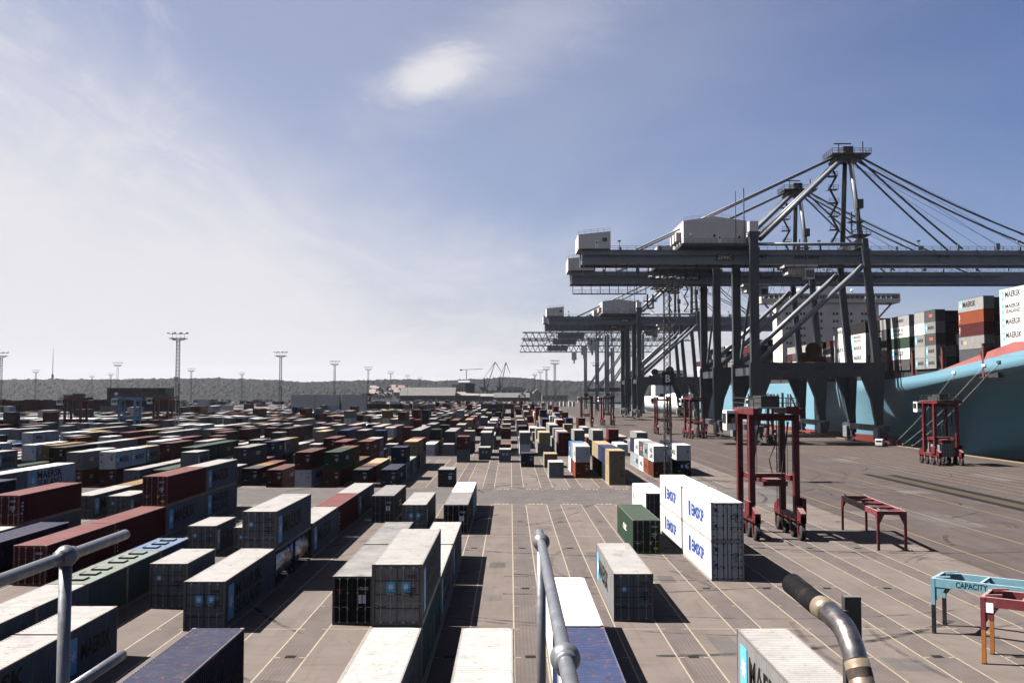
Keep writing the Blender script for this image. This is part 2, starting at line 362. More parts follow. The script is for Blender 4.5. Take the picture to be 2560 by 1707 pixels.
# ------------------------------------------------------------------ shipping containers
CW = 2.438; HW = CW / 2
LEN = {20: 6.058, 40: 12.192}
_cm = {}
def cmesh(kind, L, h, sx=1):
    key = (kind, L, round(h, 2), sx)
    if key in _cm: return _cm[key]
    b = MB()
    if kind == 'frame':
        p = .14
        for x in (-HW, HW - p):
            for y in (0, L - p): b.box(x, x + p, y, y + p, .115, h - .115)
        for x in (-HW + .01, HW - .09):
            b.box(x, x + .08, p, L - p, .02, .17); b.box(x, x + .08, p, L - p, h - .10, h - .012)
        for y in (.012, L - .102):
            b.box(-HW + p, HW - p, y, y + .09, .02, .16); b.box(-HW + p, HW - p, y, y + .09, h - .13, h - .012)
        b.box(-HW + .1, HW - .1, .12, L - .12, .10, .15)
    elif kind == 'side':                        # corrugated sheet
        xo, xi = sx * (HW - .012), sx * (HW - .048); z0, z1 = .16, h - .09; y = .13; pts = [(xo, y)]
        n = max(1, int((L - .26) / .278)); P = (L - .26) / n
        for i in range(n):
            pts += [(xo, y + P * .26), (xi, y + P * .5), (xi, y + P * .76), (xo, y + P)]; y += P
        for (xa, ya), (xb, yb) in zip(pts, pts[1:]):
            q = [(xa, ya, z0), (xb, yb, z0), (xb, yb, z1), (xa, ya, z1)]; b.face(q if sx > 0 else q[::-1])
    elif kind == 'smooth':                      # reefer side: shallow wide panels
        xo, xi = sx * (HW - .012), sx * (HW - .018); z0, z1 = .16, h - .09; y = .13; n = int((L - .26) / 1.02); P = (L - .26) / n; pts = [(xo, y)]
        for i in range(n): pts += [(xo, y + P * .9), (xi, y + P * .93), (xi, y + P * .97), (xo, y + P)]; y += P
        for (xa, ya), (xb, yb) in zip(pts, pts[1:]):
            q = [(xa, ya, z0), (xb, yb, z0), (xb, yb, z1), (xa, ya, z1)]; b.face(q if sx > 0 else q[::-1])
    elif kind == 'roof':
        zo, zi = h - .008, h - .030; y = .10; n = max(1, int((L - .2) / .28)); P = (L - .2) / n; pts = [(y, zo)]
        for i in range(n):
            pts += [(y + P * .32, zo), (y + P * .45, zi), (y + P * .86, zi), (y + P, zo)]; y += P
        for (ya, za), (yb, zb) in zip(pts, pts[1:]):
            b.face([(-HW + .06, ya, za), (HW - .06, ya, za), (HW - .06, yb, zb), (-HW + .06, yb, zb)])
        for y in (.02, L - .34): b.box(-HW + .1, HW - .1, y, y + .32, h - .03, h - .004)
    elif kind == 'roofflat':
        b.box(-HW + .03, HW - .03, .03, L - .03, h - .05, h - .006)
        for i in range(1, int(L / 1.5)): b.box(-HW + .05, HW - .05, i * 1.5, i * 1.5 + .05, h - .02, h + .002)
    elif kind == 'end':                         # far end wall, corrugated
        z0, z1 = .16, h - .13; n = 8; P = (CW - .28) / n; x = -HW + .14; yo, yi = L - .015, L - .055; pts = [(x, yo)]
        for i in range(n): pts += [(x + P * .26, yo), (x + P * .5, yi), (x + P * .76, yi), (x + P, yo)]; x += P
        for (xa, ya), (xb, yb) in zip(pts, pts[1:]): b.face([(xb, yb, z0), (xa, ya, z0), (xa, ya, z1), (xb, yb, z1)])
    elif kind == 'door':                        # one leaf, sx = side; pressed panels with deep horizontal joints
        x0, x1 = (.008, HW - .145) if sx > 0 else (-HW + .145, -.008); z0, z1 = .165, h - .135
        b.box(x0, x1, .045, .08, z0, z1)
        n = 4; ph = (z1 - z0) / n
        for i in range(n): b.box(x0 + .05, x1 - .05, .028, .046, z0 + i * ph + .07, z0 + (i + 1) * ph - .05)
        b.box(x0, x0 + .03, .03, .05, z0, z1); b.box(x1 - .03, x1, .03, .05, z0, z1)
    elif kind == 'lockbar':
        b.tube([(0, 0, .13), (0, 0, h - .11)], .021, 6)
        for z in (.16, h - .16, h * .33, h * .66): b.box(-.06, .06, -.012, .035, z - .04, z + .04)
        b.box(-.03, .34 * sx, -.03, .0, h * .36, h * .36 + .035) if sx > 0 else b.box(-.34, .03, -.03, 0, h * .36, h * .36 + .035)
    elif kind == 'gasket':
        for x in (-HW + .13, -.02, .0, HW - .16): b.box(x, x + .028, .018, .05, .16, h - .13)
        for z in (.15, h - .15): b.box(-HW + .13, HW - .13, .016, .05, z, z + .03)
        for s_ in (-1, 1):
            for i in range(5): b.box(s_ * (HW - .16) - .10, s_ * (HW - .16) + .10, .005, .05, .4 + i * (h - .8) / 4 - .04, .4 + i * (h - .8) / 4 + .04)
    elif kind == 'seam':
        for x in (-HW + .135, -.016, HW - .165): b.box(x, x + .03, .020, .044, .16, h - .13)
        for i in range(1, 4):
            z = .165 + i * (h - .30) / 4; b.box(-HW + .17, -.03, .024, .044, z - .012, z + .024); b.box(.03, HW - .17, .024, .044, z - .012, z + .024)
        b.box(-HW + .135, HW - .135, .020, .044, h - .145, h - .118); b.box(-HW + .135, HW - .135, .020, .044, .135, .165)
    elif kind == 'casting':
        b.box(-.09, .09, -.082, .082, -.059, .059); b.box(-.035, .035, -.084, .084, -.02, .02)
    elif kind in ('body', 'mid', 'hull'):       # recessed panels on both sides and ends, no separate skin
        rec = .045
        fr = .13 if kind != 'hull' else .16
        for s_ in (-1, 1):
            X, Xi = s_ * HW, s_ * (HW - rec); o_ = [(0, .0), (L, .0), (L, h), (0, h)]; i_ = [(fr, .17), (L - fr, .17), (L - fr, h - .1), (fr, h - .1)]
            for k in range(4):
                j = (k + 1) % 4; q = [(X, *o_[k]), (X, *o_[j]), (Xi, *i_[j]), (Xi, *i_[k])]; b.face(q if s_ > 0 else q[::-1])
            if kind == 'mid':
                n = int(L / .55); P = (L - 2 * fr) / n; y = fr; pts = [(Xi, y)]
                for i in range(n): pts += [(Xi, y + P * .3), (s_ * (HW - .01), y + P * .5), (s_ * (HW - .01), y + P * .8), (Xi, y + P)]; y += P
                for (xa, ya), (xb, yb) in zip(pts, pts[1:]):
                    q = [(xa, ya, .17), (xb, yb, .17), (xb, yb, h - .1), (xa, ya, h - .1)]; b.face(q if s_ > 0 else q[::-1])
            else:
                q = [(Xi, *p) for p in i_]; b.face(q if s_ > 0 else q[::-1])
        for Y, Yi in ((0, rec), (L, L - rec)):
            o_ = [(-HW, 0), (HW, 0), (HW, h), (-HW, h)]; i_ = [(-HW + fr, .17), (HW - fr, .17), (HW - fr, h - .13), (-HW + fr, h - .13)]
            for k in range(4):
                j = (k + 1) % 4; q = [(o_[k][0], Y, o_[k][1]), (o_[j][0], Y, o_[j][1]), (i_[j][0], Yi, i_[j][1]), (i_[k][0], Yi, i_[k][1])]; b.face(q if Y == 0 else q[::-1])
            q = [(x, Yi, z) for x, z in i_]; b.face(q if Y == 0 else q[::-1])
        b.face([(-HW, 0, 0), (-HW, L, 0), (HW, L, 0), (HW, 0, 0)])
        b.face([(-HW, 0, h - .02), (HW, 0, h - .02), (HW, L, h - .02), (-HW, L, h - .02)])
        if kind == 'hull':
            for x in (-.62, -.3, .3, .62): b.box(x - .02, x + .02, .01, .05, .15, h - .12)
    elif kind == 'middoor':
        x0, x1 = (.015, HW - .14) if sx > 0 else (-HW + .14, -.015)
        b.box(x0, x1, .015, .05, .18, h - .14)
        for x in (x0 + .25 * (x1 - x0), x0 + .72 * (x1 - x0)): b.box(x - .02, x + .02, -.012, .014, .13, h - .11)
    me = b.mesh(kind); _cm[key] = me; return me

def side_art(root, L, h, art, sides, col):
    """print on the long sides: star badge and lettering"""
    ink = M_INK if col not in ('dark', 'navy', 'red', 'rust', 'maroon', 'green', 'dgreen', 'blue', 'lblue', 'dgrey', 'orange') else M_WINK
    for s in sides:
        x = s * (HW - .004); ex = (0, 1, 0) if s > 0 else (0, -1, 0)
        def org(t, z): return (x, t if s > 0 else L - t, z)
        def txt(t0, z, w, hh, st, m=ink): flat('lettering', text_mesh(st), m, root, org(t0, z), ex, (0, 0, 1), w, hh)
        if art in ('M', 'MS'):
            bw = 1.15 if L > 7 else .8; t0 = .75 if L > 7 else .45
            bh = h * (.66 if art == 'M' else .72)
            bd = flat('star_badge', QUAD, M_STAR, root, org(t0, h * .5 - bh / 2), ex, (0, 0, 1), bw, bh)
            st = put('star', STAR, M_WINK, bd); st.scale = (1, bw / bh, 1); st.location = (0, .5 - .5 * bw / bh, 0)
            tw = (6.2 if L > 7 else 3.5)
            if art == 'M': txt(t0 + bw + .45, h * .34, tw, 1.25 if L > 7 else .85, 'MAERSK')
            else: txt(t0 + bw + .45, h * .53, tw, .88, 'MAERSK'); txt(t0 + bw + .45, h * .17, tw, .82, 'SEALAND')
        elif art == 'E':
            t0 = L * .24; flat('emblem', QUAD, M_BINK, root, org(t0, h * .30), ex, (0, 0, 1), .95, 1.25)
            txt(t0 + 1.3, h * .34, 5.2, 1.0, 'EIMSKIP ', M_BINK)
        elif art == 'O': flat('emblem', QUAD, M_INK, root, org(1.0, h * .3), ex, (0, 0, 1), .35, 1.2); flat('emblem', MARK_A, M_INK, root, org(1.8, h * .35), ex, (0, 0, 1), 2.6, .8)
        elif art == 'R': flat('emblem', MARK_C, M_OINK, root, org(L * .42, h * .42), ex, (0, 0, 1), 2.0, .75)
        elif art == 'W': flat('marking', MARK_A, M_WINK, root, org(L * .40, h * .45), ex, (0, 0, 1), L * .22, .6)
        elif art == 'V': flat('marking', MARK_B, M_WINK, root, org(.35, h * .12), ex, (0, 0, 1), .45, h * .7)
        elif art == 'Y': flat('marking', MARK_B, M_INK, root, org(L * .45, h * .2), ex, (0, 0, 1), .5, h * .55)
        elif art == 'T':
            for q in (.35, .55): flat('marking', QUAD, CM['dgrey'], root, org(L * q, h * .2), ex, (0, 0, 1), 1.1, 1.3)
        elif art == 'B': flat('emblem', QUAD, M_BINK, root, org(1.2, h * .4), ex, (0, 0, 1), .6, .9); flat('marking', MARK_A, M_YINK, root, org(2.0, h * .4), ex, (0, 0, 1), 2.0, .7)
        elif art == 'I': txt(L * .3, h * .42, L * .42, .8, 'MAERSK')
def door_art(root, h, art, col):
    f = -.022; E = (1, 0, 0); Z = (0, 0, 1); ink = M_INK if col in ('grey', 'pale', 'white', 'reefer', 'cream') else M_WINK
    if 'S' in art:
        for x in (-.52, .20):
            bd = flat('star_badge', QUAD, M_STAR, root, (x, f, h * .55), E, Z, .44, .5); st = put('star', STAR, M_WINK, bd)
            flat('marking', MARK_C, M_WINK, root, (x + .03, f, h * .51), E, Z, .38, .06)
    if 's' in art:
        bd = flat('star_badge', QUAD, M_STAR, root, (-.72, f, h * .62), E, Z, .30, .34); put('star', STAR, M_WINK, bd)
    if 'm' in art:
        flat('marking', MARK_A, ink, root, (.38, f, h * .78), E, Z, .58, .17); flat('marking', MARK_B, ink, root, (.42, f, h * .46), E, Z, .5, .5)
        flat('marking', MARK_C, ink, root, (-.9, f, h * .30), E, Z, .4, .08)
    if 'w' in art:
        flat('sticker', QUAD, M_WINK, root, (.36, f, h * .44), E, Z, .20, .52); flat('sticker', QUAD, M_WINK, root, (.62, f, h * .44), E, Z, .20, .52)
        flat('marking', MARK_A, M_WINK, root, (.36, f, h * .72), E, Z, .62, .2)
        flat('marking', MARK_C, M_OINK, root, (-.95, f, h * .70), E, Z, .3, .12)
    if 'y' in art:
        flat('sticker', QUAD, M_YINK, root, (.62, f, h * .12), E, Z, .36, .2); flat('sticker', QUAD, M_YINK, root, (.25, f, h * .27), E, Z, .18, .22)
    if 'e' in art:
        flat('emblem', QUAD, M_BINK, root, (-.98, f, h * .76), E, Z, .26, .28); flat('emblem', QUAD, M_BINK, root, (-.98, f, h * .38), E, Z, .24, .2)
        flat('sticker', QUAD, M_YINK, root, (.38, f, h * .26), E, Z, .16, .18)
        b = MB(); b.face([(0, 0, 0), (1, 0, 0), (.5, 1, 0)]); flat('sticker', b.mesh('warning_triangle'), M_YINK, root, (.76, f, h * .26), E, Z, .22, .2)
        flat('marking', MARK_B, M_INK, root, (.38, f, h * .5), E, Z, .45, .7)

def casting_parts(root, L, h):
    for x in (-HW + .089, HW - .089):
        for y in (.079, L - .079):
            for z in (.058, h - .058): put('corner_casting', cmesh('casting', 0, 0), M_CAST, root, (x, y, z))
def near_container(name, label, X, D, z, L, h, col, art='', door='', sides=(1,), doormat=None, group=None, roofmat=None):
    t = thing(name, label, 'container', (X, D, z), group=group); m = CM[col]; reefer = col == 'reefer'
    put('frame', cmesh('frame', L, h), CF[col], t)
    for s in (-1, 1): put('side_wall', cmesh('smooth' if reefer else 'side', L, h, s), m, t)
    put('roof', cmesh('roofflat' if reefer else 'roof', L, h), roofmat or m, t); put('end_wall', cmesh('end', L, h), m, t)
    for s in (-1, 1):
        d = put('door', cmesh('door', L, h, s), doormat or m, t)
        for x in (.30, .78): put('locking_bar', cmesh('lockbar', 0, h, s), M_BARS if not reefer else M_INK, d, (s * x, .004, 0))
    put('door_seal', cmesh('gasket' if reefer else 'seam', L, h), M_BLACK, t)
    casting_parts(t, L, h)
    side_art(t, L, h, art, sides, col); door_art(t, h, door, col)
    return t
def mid_container(name, label, X, D, z, L, h, col, art='', door='', sides=(1,), group=None):
    t = thing(name, label, 'container', (X, D, z), group=group); m = CM[col]
    put('body', cmesh('mid', L, h), m, t); put('roof', cmesh('roofflat', L, h), m, t)
    for s in (-1, 1): put('door', cmesh('middoor', L, h, s), m, t)
    side_art(t, L, h, art, sides, col); door_art(t, h, door, col)
    return t

def bulk_container(label, X, D, z, col):
    L, h = LEN[20], 2.59; t = near_container('bulk_container', label, X, D, z, L, h, col, '', '', (1,))
    for y in (1.0, 2.75, 4.5):
        b = MB(); b.box(-.5, .5, 0, .85, 0, .06)
        put('roof_hatch', b, CM[col], t, (0, y, h))
        b = MB()
        for q in ((-.52, .0), (.48, .0)): b.box(q[0], q[0] + .03, -.03, .9, 0, .08)
        b.box(-.52, .52, -.04, -.01, 0, .09)
        put('hatch_bar', b, M_BLACK, t, (0, y, h + .004))
    return t
def tank_container(label, X, D, z):
    L, h = LEN[40] * .5, 2.59; t = thing('tank_container', label, 'container', (X, D, z))
    b = MB()
    for x in (-HW, HW - .12):
        for y in (0, L - .12): b.box(x, x + .12, y, y + .12, 0, h)
        for zz in (0, h - .1): b.box(x + .01, x + .11, .12, L - .12, zz, zz + .1)
    for y in (.01, L - .11):
        for zz in (.004, h - .104): b.box(-HW + .12, HW - .12, y, y + .1, zz, zz + .1)
        for s in (-1, 1): b.bar((s * (HW - .1), y + .05, .1), (s * .5, y + .05, .9), .08, .08)
    put('frame', b, CM['dgrey'], t)
    pts = [(0, .22, 1.32), (0, .30, 1.32), (0, .5, 1.32), (0, L - .5, 1.32), (0, L - .3, 1.32), (0, L - .22, 1.32)]
    b = MB(); b.tube(pts, [.55, .9, 1.12, 1.12, .9, .55], 28); put('tank', b.mesh('tank', True), M_TANK, t)
    b = MB(); b.tube([(0, L / 2, 2.35), (0, L / 2, 2.52)], .3, 14); put('manhole', b, M_TANK, t)
    b = MB(); b.box(.25, .75, .4, L - .4, 2.46, 2.5); put('walkway', b, M_GALV, t)
    flat('lettering', MARK_A, M_BINK, t, (HW * .93, L * .4, 1.3), (0, 1, 0), (0, 0, 1), 1.4, .35)
    return t

def laneX(k): return -1.09 + 4.33 * k if k >= -1 else -5.33 + 4.24 * (k + 1)
_ones = ['', 'first', 'second', 'third', 'fourth', 'fifth', 'sixth', 'seventh', 'eighth', 'ninth', 'tenth', 'eleventh', 'twelfth', 'thirteenth', 'fourteenth', 'fifteenth', 'sixteenth', 'seventeenth', 'eighteenth', 'nineteenth']
def ordinal(n):
    if n < 20: return _ones[n]
    t = {2: 'twent', 3: 'thirt', 4: 'fort', 5: 'fift', 6: 'sixt', 7: 'sevent', 8: 'eight', 9: 'ninet'}[n // 10 % 10]
    return t + 'ieth' if n % 10 == 0 else t + 'y' + '-' + _ones[n % 10]

# hand placed containers: (row k, front distance, tier base z, feet, height, paint, side print, door print, own label)
Y = 2.896; S = 2.591
YARD = [
    (4, 73, 0, 40, Y, 'reefer', 'E', 'e', 'front lower white reefer of the stack beside the red straddle carrier'),
    (4, 73, Y, 40, Y, 'reefer', 'E', 'e', 'front upper white reefer of the stack beside the red straddle carrier'),
    (4, 85.6, 0, 40, Y, 'reefer', 'E', 'e', 'rear lower white reefer with blue lettering behind the front reefer stack'),
    (4, 85.6, Y, 40, Y, 'reefer', 'E', 'e', 'rear upper rust-streaked white reefer with faded blue lettering'),
    (4, 108, 0, 40, Y, 'white', 'B', 'm', 'white container with blue emblem just behind the white reefer stacks'),
    (3, 85.3, 0, 40, Y, 'green', 'W', 'my', 'single green container with black stained roof beside the white reefers'),
    (2, 60.2, 0, 40, Y, 'grey', 'M', 'sm', 'lone light grey container with black lettering casting a shadow in front of the reefers'),
    (1, 46.9, 0, 40, Y, 'white', '', 'm', 'bright white container roof right behind the ball-jointed handrail'),
    (1, 34.4, 0, 40, Y, 'blue', '', 'm', 'royal blue ribbed roof under the ball-jointed handrail'),
    (3, 34.2, 0, 40, Y, 'grey', 'M', 'm', 'light grey container with star badge beside the exhaust pipe'),
    (0, 34.3, 0, 40, Y, 'pale', '', 'm', 'pale container with ribbed roof and small roof print, nearest the camera'),
    (-1, 34.4, 0, 40, Y, 'pale', 'I', 'm', 'pale container with a square white sticker on its roof'),
    (-1, 46.9, 0, 40, Y, 'teal', 'T', 'm', 'teal container under the rusty-doored grey container'),
    (-1, 46.9, Y, 40, Y, 'grey', 'MS', 'Sm', 'grey container with rusty doors and two star badges on teal container'),
    (-1, 59.4, 0, 40, Y, 'pale', 'MS', 'm', 'pale lettered container directly behind the teal one'),
    (-1, 72, 0, 40, Y, 'pale', 'M', 'm', 'stained pale container ending its row before the shadowed gap'),
    (-1, 97, 0, 40, Y, 'dgrey', 'R', 'w', 'dark grey container with white door stickers before the cross road'),
    (-1, 109.4, 0, 40, Y, 'white', '', 'm', 'white container at the cross road behind the dark grey one'),
    (-2, 59.4, 0, 40, Y, 'dgrey', '', 'w', 'black-doored grey container left of the rusty star-badged container'),
    (-2, 72, 0, 40, Y, 'dgrey', '', 'm', 'grey green roofed container behind the black-doored one'),
    (-2, 97, 0, 40, Y, 'grey', 'M', 'Sm', 'dirty roofed grey container with two star badges on its doors'),
    (-3, 34.3, 0, 40, Y, 'navy', '', 'y', 'navy blue container with ribbed roof and rusty end in the foreground'),
    (-3, 105.5, 0, 40, Y, 'dgrey', 'R', 'w', 'dark container with orange side emblem near the cross road'),
    (-4, 57.8, 0, 40, Y, 'grey', 'MS', 'Sm', 'grey container with two lines of lettering in front of the tank'),
    (-4, 70.2, S, 40, Y, 'grey', 'M', 'sm', 'grey lettered container stacked on the silver tank'),
    (-4, 83.2, 0, 40, Y, 'grey', 'M', 'm', 'grey lettered container right behind the silver tank'),
    (-4, 95.7, 0, 40, Y, 'red', 'V', 'm', 'red container between two grey lettered ones behind the tank'),
    (-4, 108.2, 0, 40, Y, 'grey', 'M', 'm', 'grey star-badged container behind the red one at the cross road'),
    (-5, 34.2, 0, 40, S, 'grey', 'MS', 'm', 'grey container with two-line lettering beside the handrail post'),
    (-5, 46.6, 0, 20, S, 'grey', 'M', 'm', 'short grey container seen behind the vertical handrail post'),
    (-5, 63.8, 0, 20, Y, 'grey', 'I', 'sm', 'short grey container beside the faded blue hatched one'),
    (-5, 83, 0, 20, S, 'grey', '', 'sm', 'short grey container half hidden behind the tank stack'),
    (-6, 40.2, 0, 20, S, 'grey', '', 'm', 'nearest of the pale roofed short containers by the handrail'),
    (-6, 46.4, 0, 20, S, 'grey', '', 'm', 'middle one of the three pale roofed short containers by the handrail'),
    (-6, 52.5, 0, 20, S, 'grey', '', 'm', 'farthest pale roofed short container, touching the grey green hatched one'),
    (-6, 84, 0, 20, S, 'grey', 'M', 'sm', 'short grey lettered container behind the faded blue hatched one'),
    (-8, 71.3, 0, 40, Y, 'red', '', 'm', 'front red container in the long red row behind the handrail'),
    (-8, 83.6, 0, 40, Y, 'red', 'V', 'm', 'second red container in the long red row, ahead of the double stack'),
    (-8, 96, 0, 40, Y, 'grey', 'M', 'm', 'grey lettered container under the upper red one'),
    (-8, 96, Y, 40, Y, 'red', '', 'my', 'red container stacked on top of a grey lettered one'),
    (-8, 108.4, 0, 40, Y, 'grey', 'MS', 'm', 'lower grey container with two-line lettering at the double stack end'),
    (-8, 108.4, Y, 40, Y, 'grey', 'M', 'm', 'upper grey container with one-line lettering at the double stack end'),
    (-9, 72, 0, 40, Y, 'navy', 'W', 'm', 'dark navy container along the red row'),
    (-10, 71.5, 0, 40, S, 'pale', '', 'm', 'pale roofed container beyond the dark navy one'),
    (-10, 84, 0, 40, S, 'grey', 'M', 'm', 'grey container carrying the red one with white side print'),
    (-10, 84, S, 40, S, 'red', 'V', 'm', 'red container with white vertical side print on a grey one'),
    (-10, 108.2, 0, 20, S, 'grey', 'M', 'sm', 'short grey container with star badge between red stacks'),
    (-11, 108.5, 0, 40, S, 'grey', 'M', 'm', 'grey star-badged container beside the short grey one'),
    (-12, 88, 0, 40, S, 'navy', '', 'm', 'lower navy container at the left picture edge'),
    (-12, 88, S, 40, S, 'navy', '', 'm', 'upper navy container with pale roof at the left picture edge'),
    (-12, 101, 0, 40, S, 'red', '', 'm', 'red container beyond the upper navy one'),
    (-13, 98.6, 0, 40, S, 'dgrey', '', 'm', 'dark container under the pale one at the left edge'),
    (-13, 98.6, S, 40, S, 'pale', '', 'm', 'pale container ahead of the big white lettered one'),
    (-13, 111, 0, 40, S, 'dgrey', '', 'm', 'dark container under the big white lettered one'),
    (-13, 111, S, 40, S, 'white', 'MS', 'm', 'big white container with two-line black lettering, upper tier'),
    (-11, 121, 0, 40, S, 'yellow', 'Y', 'm', 'mustard yellow container with black side print near the cross road'),
    # beyond the cross road
    (-6, 144.8, 0, 40, S, 'rust', '', 'm', 'rust brown container under the dark green one beyond the cross road'),
    (-6, 144.8, S, 40, S, 'dgreen', 'W', 'm', 'dark green container on top of the rust brown one'),
    (-6, 157.2, 0, 40, S, 'dark', '', 'm', 'black container under the small rust brown one'),
    (-6, 157.2, S, 20, S, 'rust', '', 'm', 'small rust brown container behind the dark green one'),
    (-5, 152, 0, 20, S, 'rust', '', 'm', 'single rust brown container between green and navy stacks'),
    (-5, 158.3, 0, 40, S, 'cream', '', 'm', 'cream roofed container behind the single rust brown one'),
    (-4, 144.6, 0, 40, S, 'navy', 'W', 'my', 'navy container heading the row beyond the cross road'),
    (-4, 157, 0, 20, S, 'grey', 'M', 'm', 'light grey container under the upper navy one'),
    (-4, 157, S, 20, S, 'navy', '', 'm', 'upper navy container behind the heading navy one'),
    (-4, 163.2, 0, 20, S, 'teal', '', 'm', 'pale teal short container in the navy row'),
    (-4, 169.4, 0, 20, S, 'grey', 'M', 'm', 'grey short container behind the pale teal one'),
    (-4, 175.6, 0, 20, S, 'rust', '', 'm', 'rust brown short container under the cream one'),
    (-4, 175.6, S, 40, S, 'cream', '', 'm', 'cream long container on the upper tier of the navy row'),
    (-4, 181.8, 0, 20, S, 'grey', 'M', 'm', 'grey short container under the cream long one'),
    (-4, 188, 0, 20, S, 'cream', '', 'm', 'cream short container on the ground in the navy row'),
    (-4, 188, S, 20, S, 'red', '', 'm', 'red short container behind the cream long one'),
    (-9, 147, 0, 20, S, 'dark', 'R', 'm', 'black short container with orange emblem ahead of the mustard one'),
    (-9, 153.2, 0, 20, S, 'yellow', 'Y', 'm', 'mustard yellow short container between black and red ones'),
    (-9, 159.4, 0, 20, S, 'red', '', 'm', 'red short container behind the mustard yellow one'),
    (-9, 181, 0, 20, S, 'grey', '', 'Sm', 'grey short container with two star badges, standing alone'),
    (-8, 167, 0, 20, S, 'grey', 'I', 'm', 'grey short container left of the dark green stack'),
    (-10, 182, 0, 40, S, 'dark', '', 'm', 'black container under the grey and mustard pair'),
    (-10, 182, S, 20, S, 'grey', 'M', 'Sm', 'grey short container on the black one'),
    (-10, 188.2, S, 20, S, 'yellow', 'Y', 'm', 'mustard short container on the black one'),
    (-2, 145, 0, 20, S, 'dgrey', '', 'w', 'lone dark container with white door stickers at the cross road'),
    (-2, 196, 0, 20, S, 'grey', '', 'm', 'grey short container under a red one by the empty lanes'),
    (-2, 196, S, 20, S, 'red', '', 'm', 'red short container on a grey one by the empty lanes'),
    (-1, 203, 0, 20, S, 'grey', '', 'S', 'grey short container right of the red and grey stack'),
    (0, 196, 0, 20, S, 'grey', '', 'S', 'grey short container with two star badges heading the middle lane'),
    (1, 183.5, 0, 20, S, 'navy', '', 'm', 'navy short container standing forward in the empty lanes'),
    (2, 160, 0, 20, S, 'pale', '', 'm', 'pale short container left of the orange stack'),
    (2, 182, 0, 20, S, 'cream', '', 'm', 'cream short container behind the pale one'),
    (3, 160, 0, 20, S, 'orange', '', 'm', 'orange brown container under a white lettered one'),
    (3, 160, S, 20, S, 'white', 'M', 'Sm', 'white lettered container on the orange brown one'),
    (3, 166.2, 0, 20, S, 'red', '', 'm', 'red container behind the orange brown one'),
    (3, 166.2, S, 20, S, 'grey', 'R', 'm', 'grey container with orange emblem, upper tier'),
    (3, 172.4, 0, 20, S, 'white', '', 'm', 'white container under the light blue one'),
    (3, 172.4, S, 20, S, 'lblue', 'W', 'm', 'light blue container with white print, upper tier'),
    (4, 148, 0, 20, S, 'cream', 'Y', 'm', 'lower cream container of the double cream stack'),
    (4, 148, S, 20, S, 'cream', 'Y', 'm', 'upper cream container of the double cream stack'),
    (4, 154.2, 0, 20, S, 'dark', '', 'm', 'black container behind the lower cream one'),
    (4, 154.2, S, 20, S, 'navy', '', 'm', 'navy container behind the upper cream one'),
    (4, 160.4, 0, 20, S, 'dark', '', 'm', 'black container in the shade of the cream stack row'),
    (4, 160.4, S, 20, S, 'blue', '', 'm', 'royal blue container, third in the cream stack row'),
    (4, 166.6, 0, 40, S, 'rust', '', 'm', 'rust brown container at the rear of the cream stack row'),
    (4, 166.6, S, 40, S, 'cream', 'Y', 'm', 'cream container at the rear of the cream stack row'),
    (6, 161, 0, 20, S, 'rust', '', 'm', 'rust brown container beside the lattice mast foot'),
    (6, 161, S, 20, S, 'white', 'MS', 'm', 'white two-line lettered container beside the lattice mast'),
    (6, 167.2, 0, 20, S, 'orange', 'O', 'm', 'bright orange container with black emblem near the mast'),
    (6, 167.2, S, 20, S, 'grey', 'M', 'm', 'grey lettered container above the bright orange one'),
    (6, 173.4, 0, 20, S, 'white', 'M', 'm', 'white lettered container behind the bright orange one'),
    (6, 173.4, S, 20, S, 'dgrey', 'R', 'm', 'dark grey container with red emblem, upper tier near the mast'),
    (6, 179.6, 0, 20, S, 'pale', 'M', 'm', 'pale lettered container at ground near the mast row end'),
    (6, 179.6, S, 20, S, 'white', 'M', 'm', 'white lettered container on top near the mast row end'),
    (6, 185.8, S, 20, S, 'navy', '', 'm', 'navy container closing the mast row on top'),
    (6, 185.8, 0, 20, S, 'pale', '', 'm', 'pale container closing the mast row at ground'),
    (7, 164, 0, 20, S, 'dark', '', 'Sm', 'black container right of the lattice mast, lower'),
    (7, 164, S, 20, S, 'white', 'M', 'm', 'white lettered container right of the lattice mast, upper'),
    (7, 170.2, 0, 40, S, 'pale', '', 'm', 'pale container behind the black one right of the mast'),
    (7, 170.2, S, 40, S, 'navy', '', 'm', 'navy container behind the white one right of the mast'),
    (-14, 146, 0, 20, S, 'maroon', '', 'm', 'maroon container under the two white lettered reefers'),
    (-14, 146, S, 20, S, 'white', 'M', 'em', 'first of two short white lettered reefers on the upper tier'),
    (-14, 152.2, 0, 20, S, 'dark', '', 'm', 'black container under the second short white reefer'),
    (-14, 152.2, S, 20, S, 'white', 'M', 'm', 'second of two short white lettered reefers on the upper tier'),
    (-14, 158.4, S, 20, S, 'cream', 'M', 'm', 'cream short container behind the two white reefers'),
    (-14, 158.4, 0, 20, S, 'dark', '', 'm', 'black container under the cream short one'),
    (-15, 176, 0, 40, S, 'pale', '', 'm', 'pale container under the white one with blue lettering'),
    (-15, 176, S, 40, S, 'reefer', 'E', 'e', 'white reefer with blue lettering, upper tier among left stacks'),
    (-15, 188.5, S, 40, S, 'red', '', 'm', 'red container behind the white blue-lettered reefer'),
    (-15, 188.5, 0, 40, S, 'grey', '', 'm', 'grey container under the red one behind the reefer'),
    (-19, 165, 0, 40, S, 'grey', '', 'm', 'grey container under the white star-badged one far left'),
    (-19, 165, S, 40, S, 'white', 'M', 'Sm', 'white long container with star badge and lettering, far left'),
]
TAKEN = []                                     # (k, d0, d1)
NIND = 0
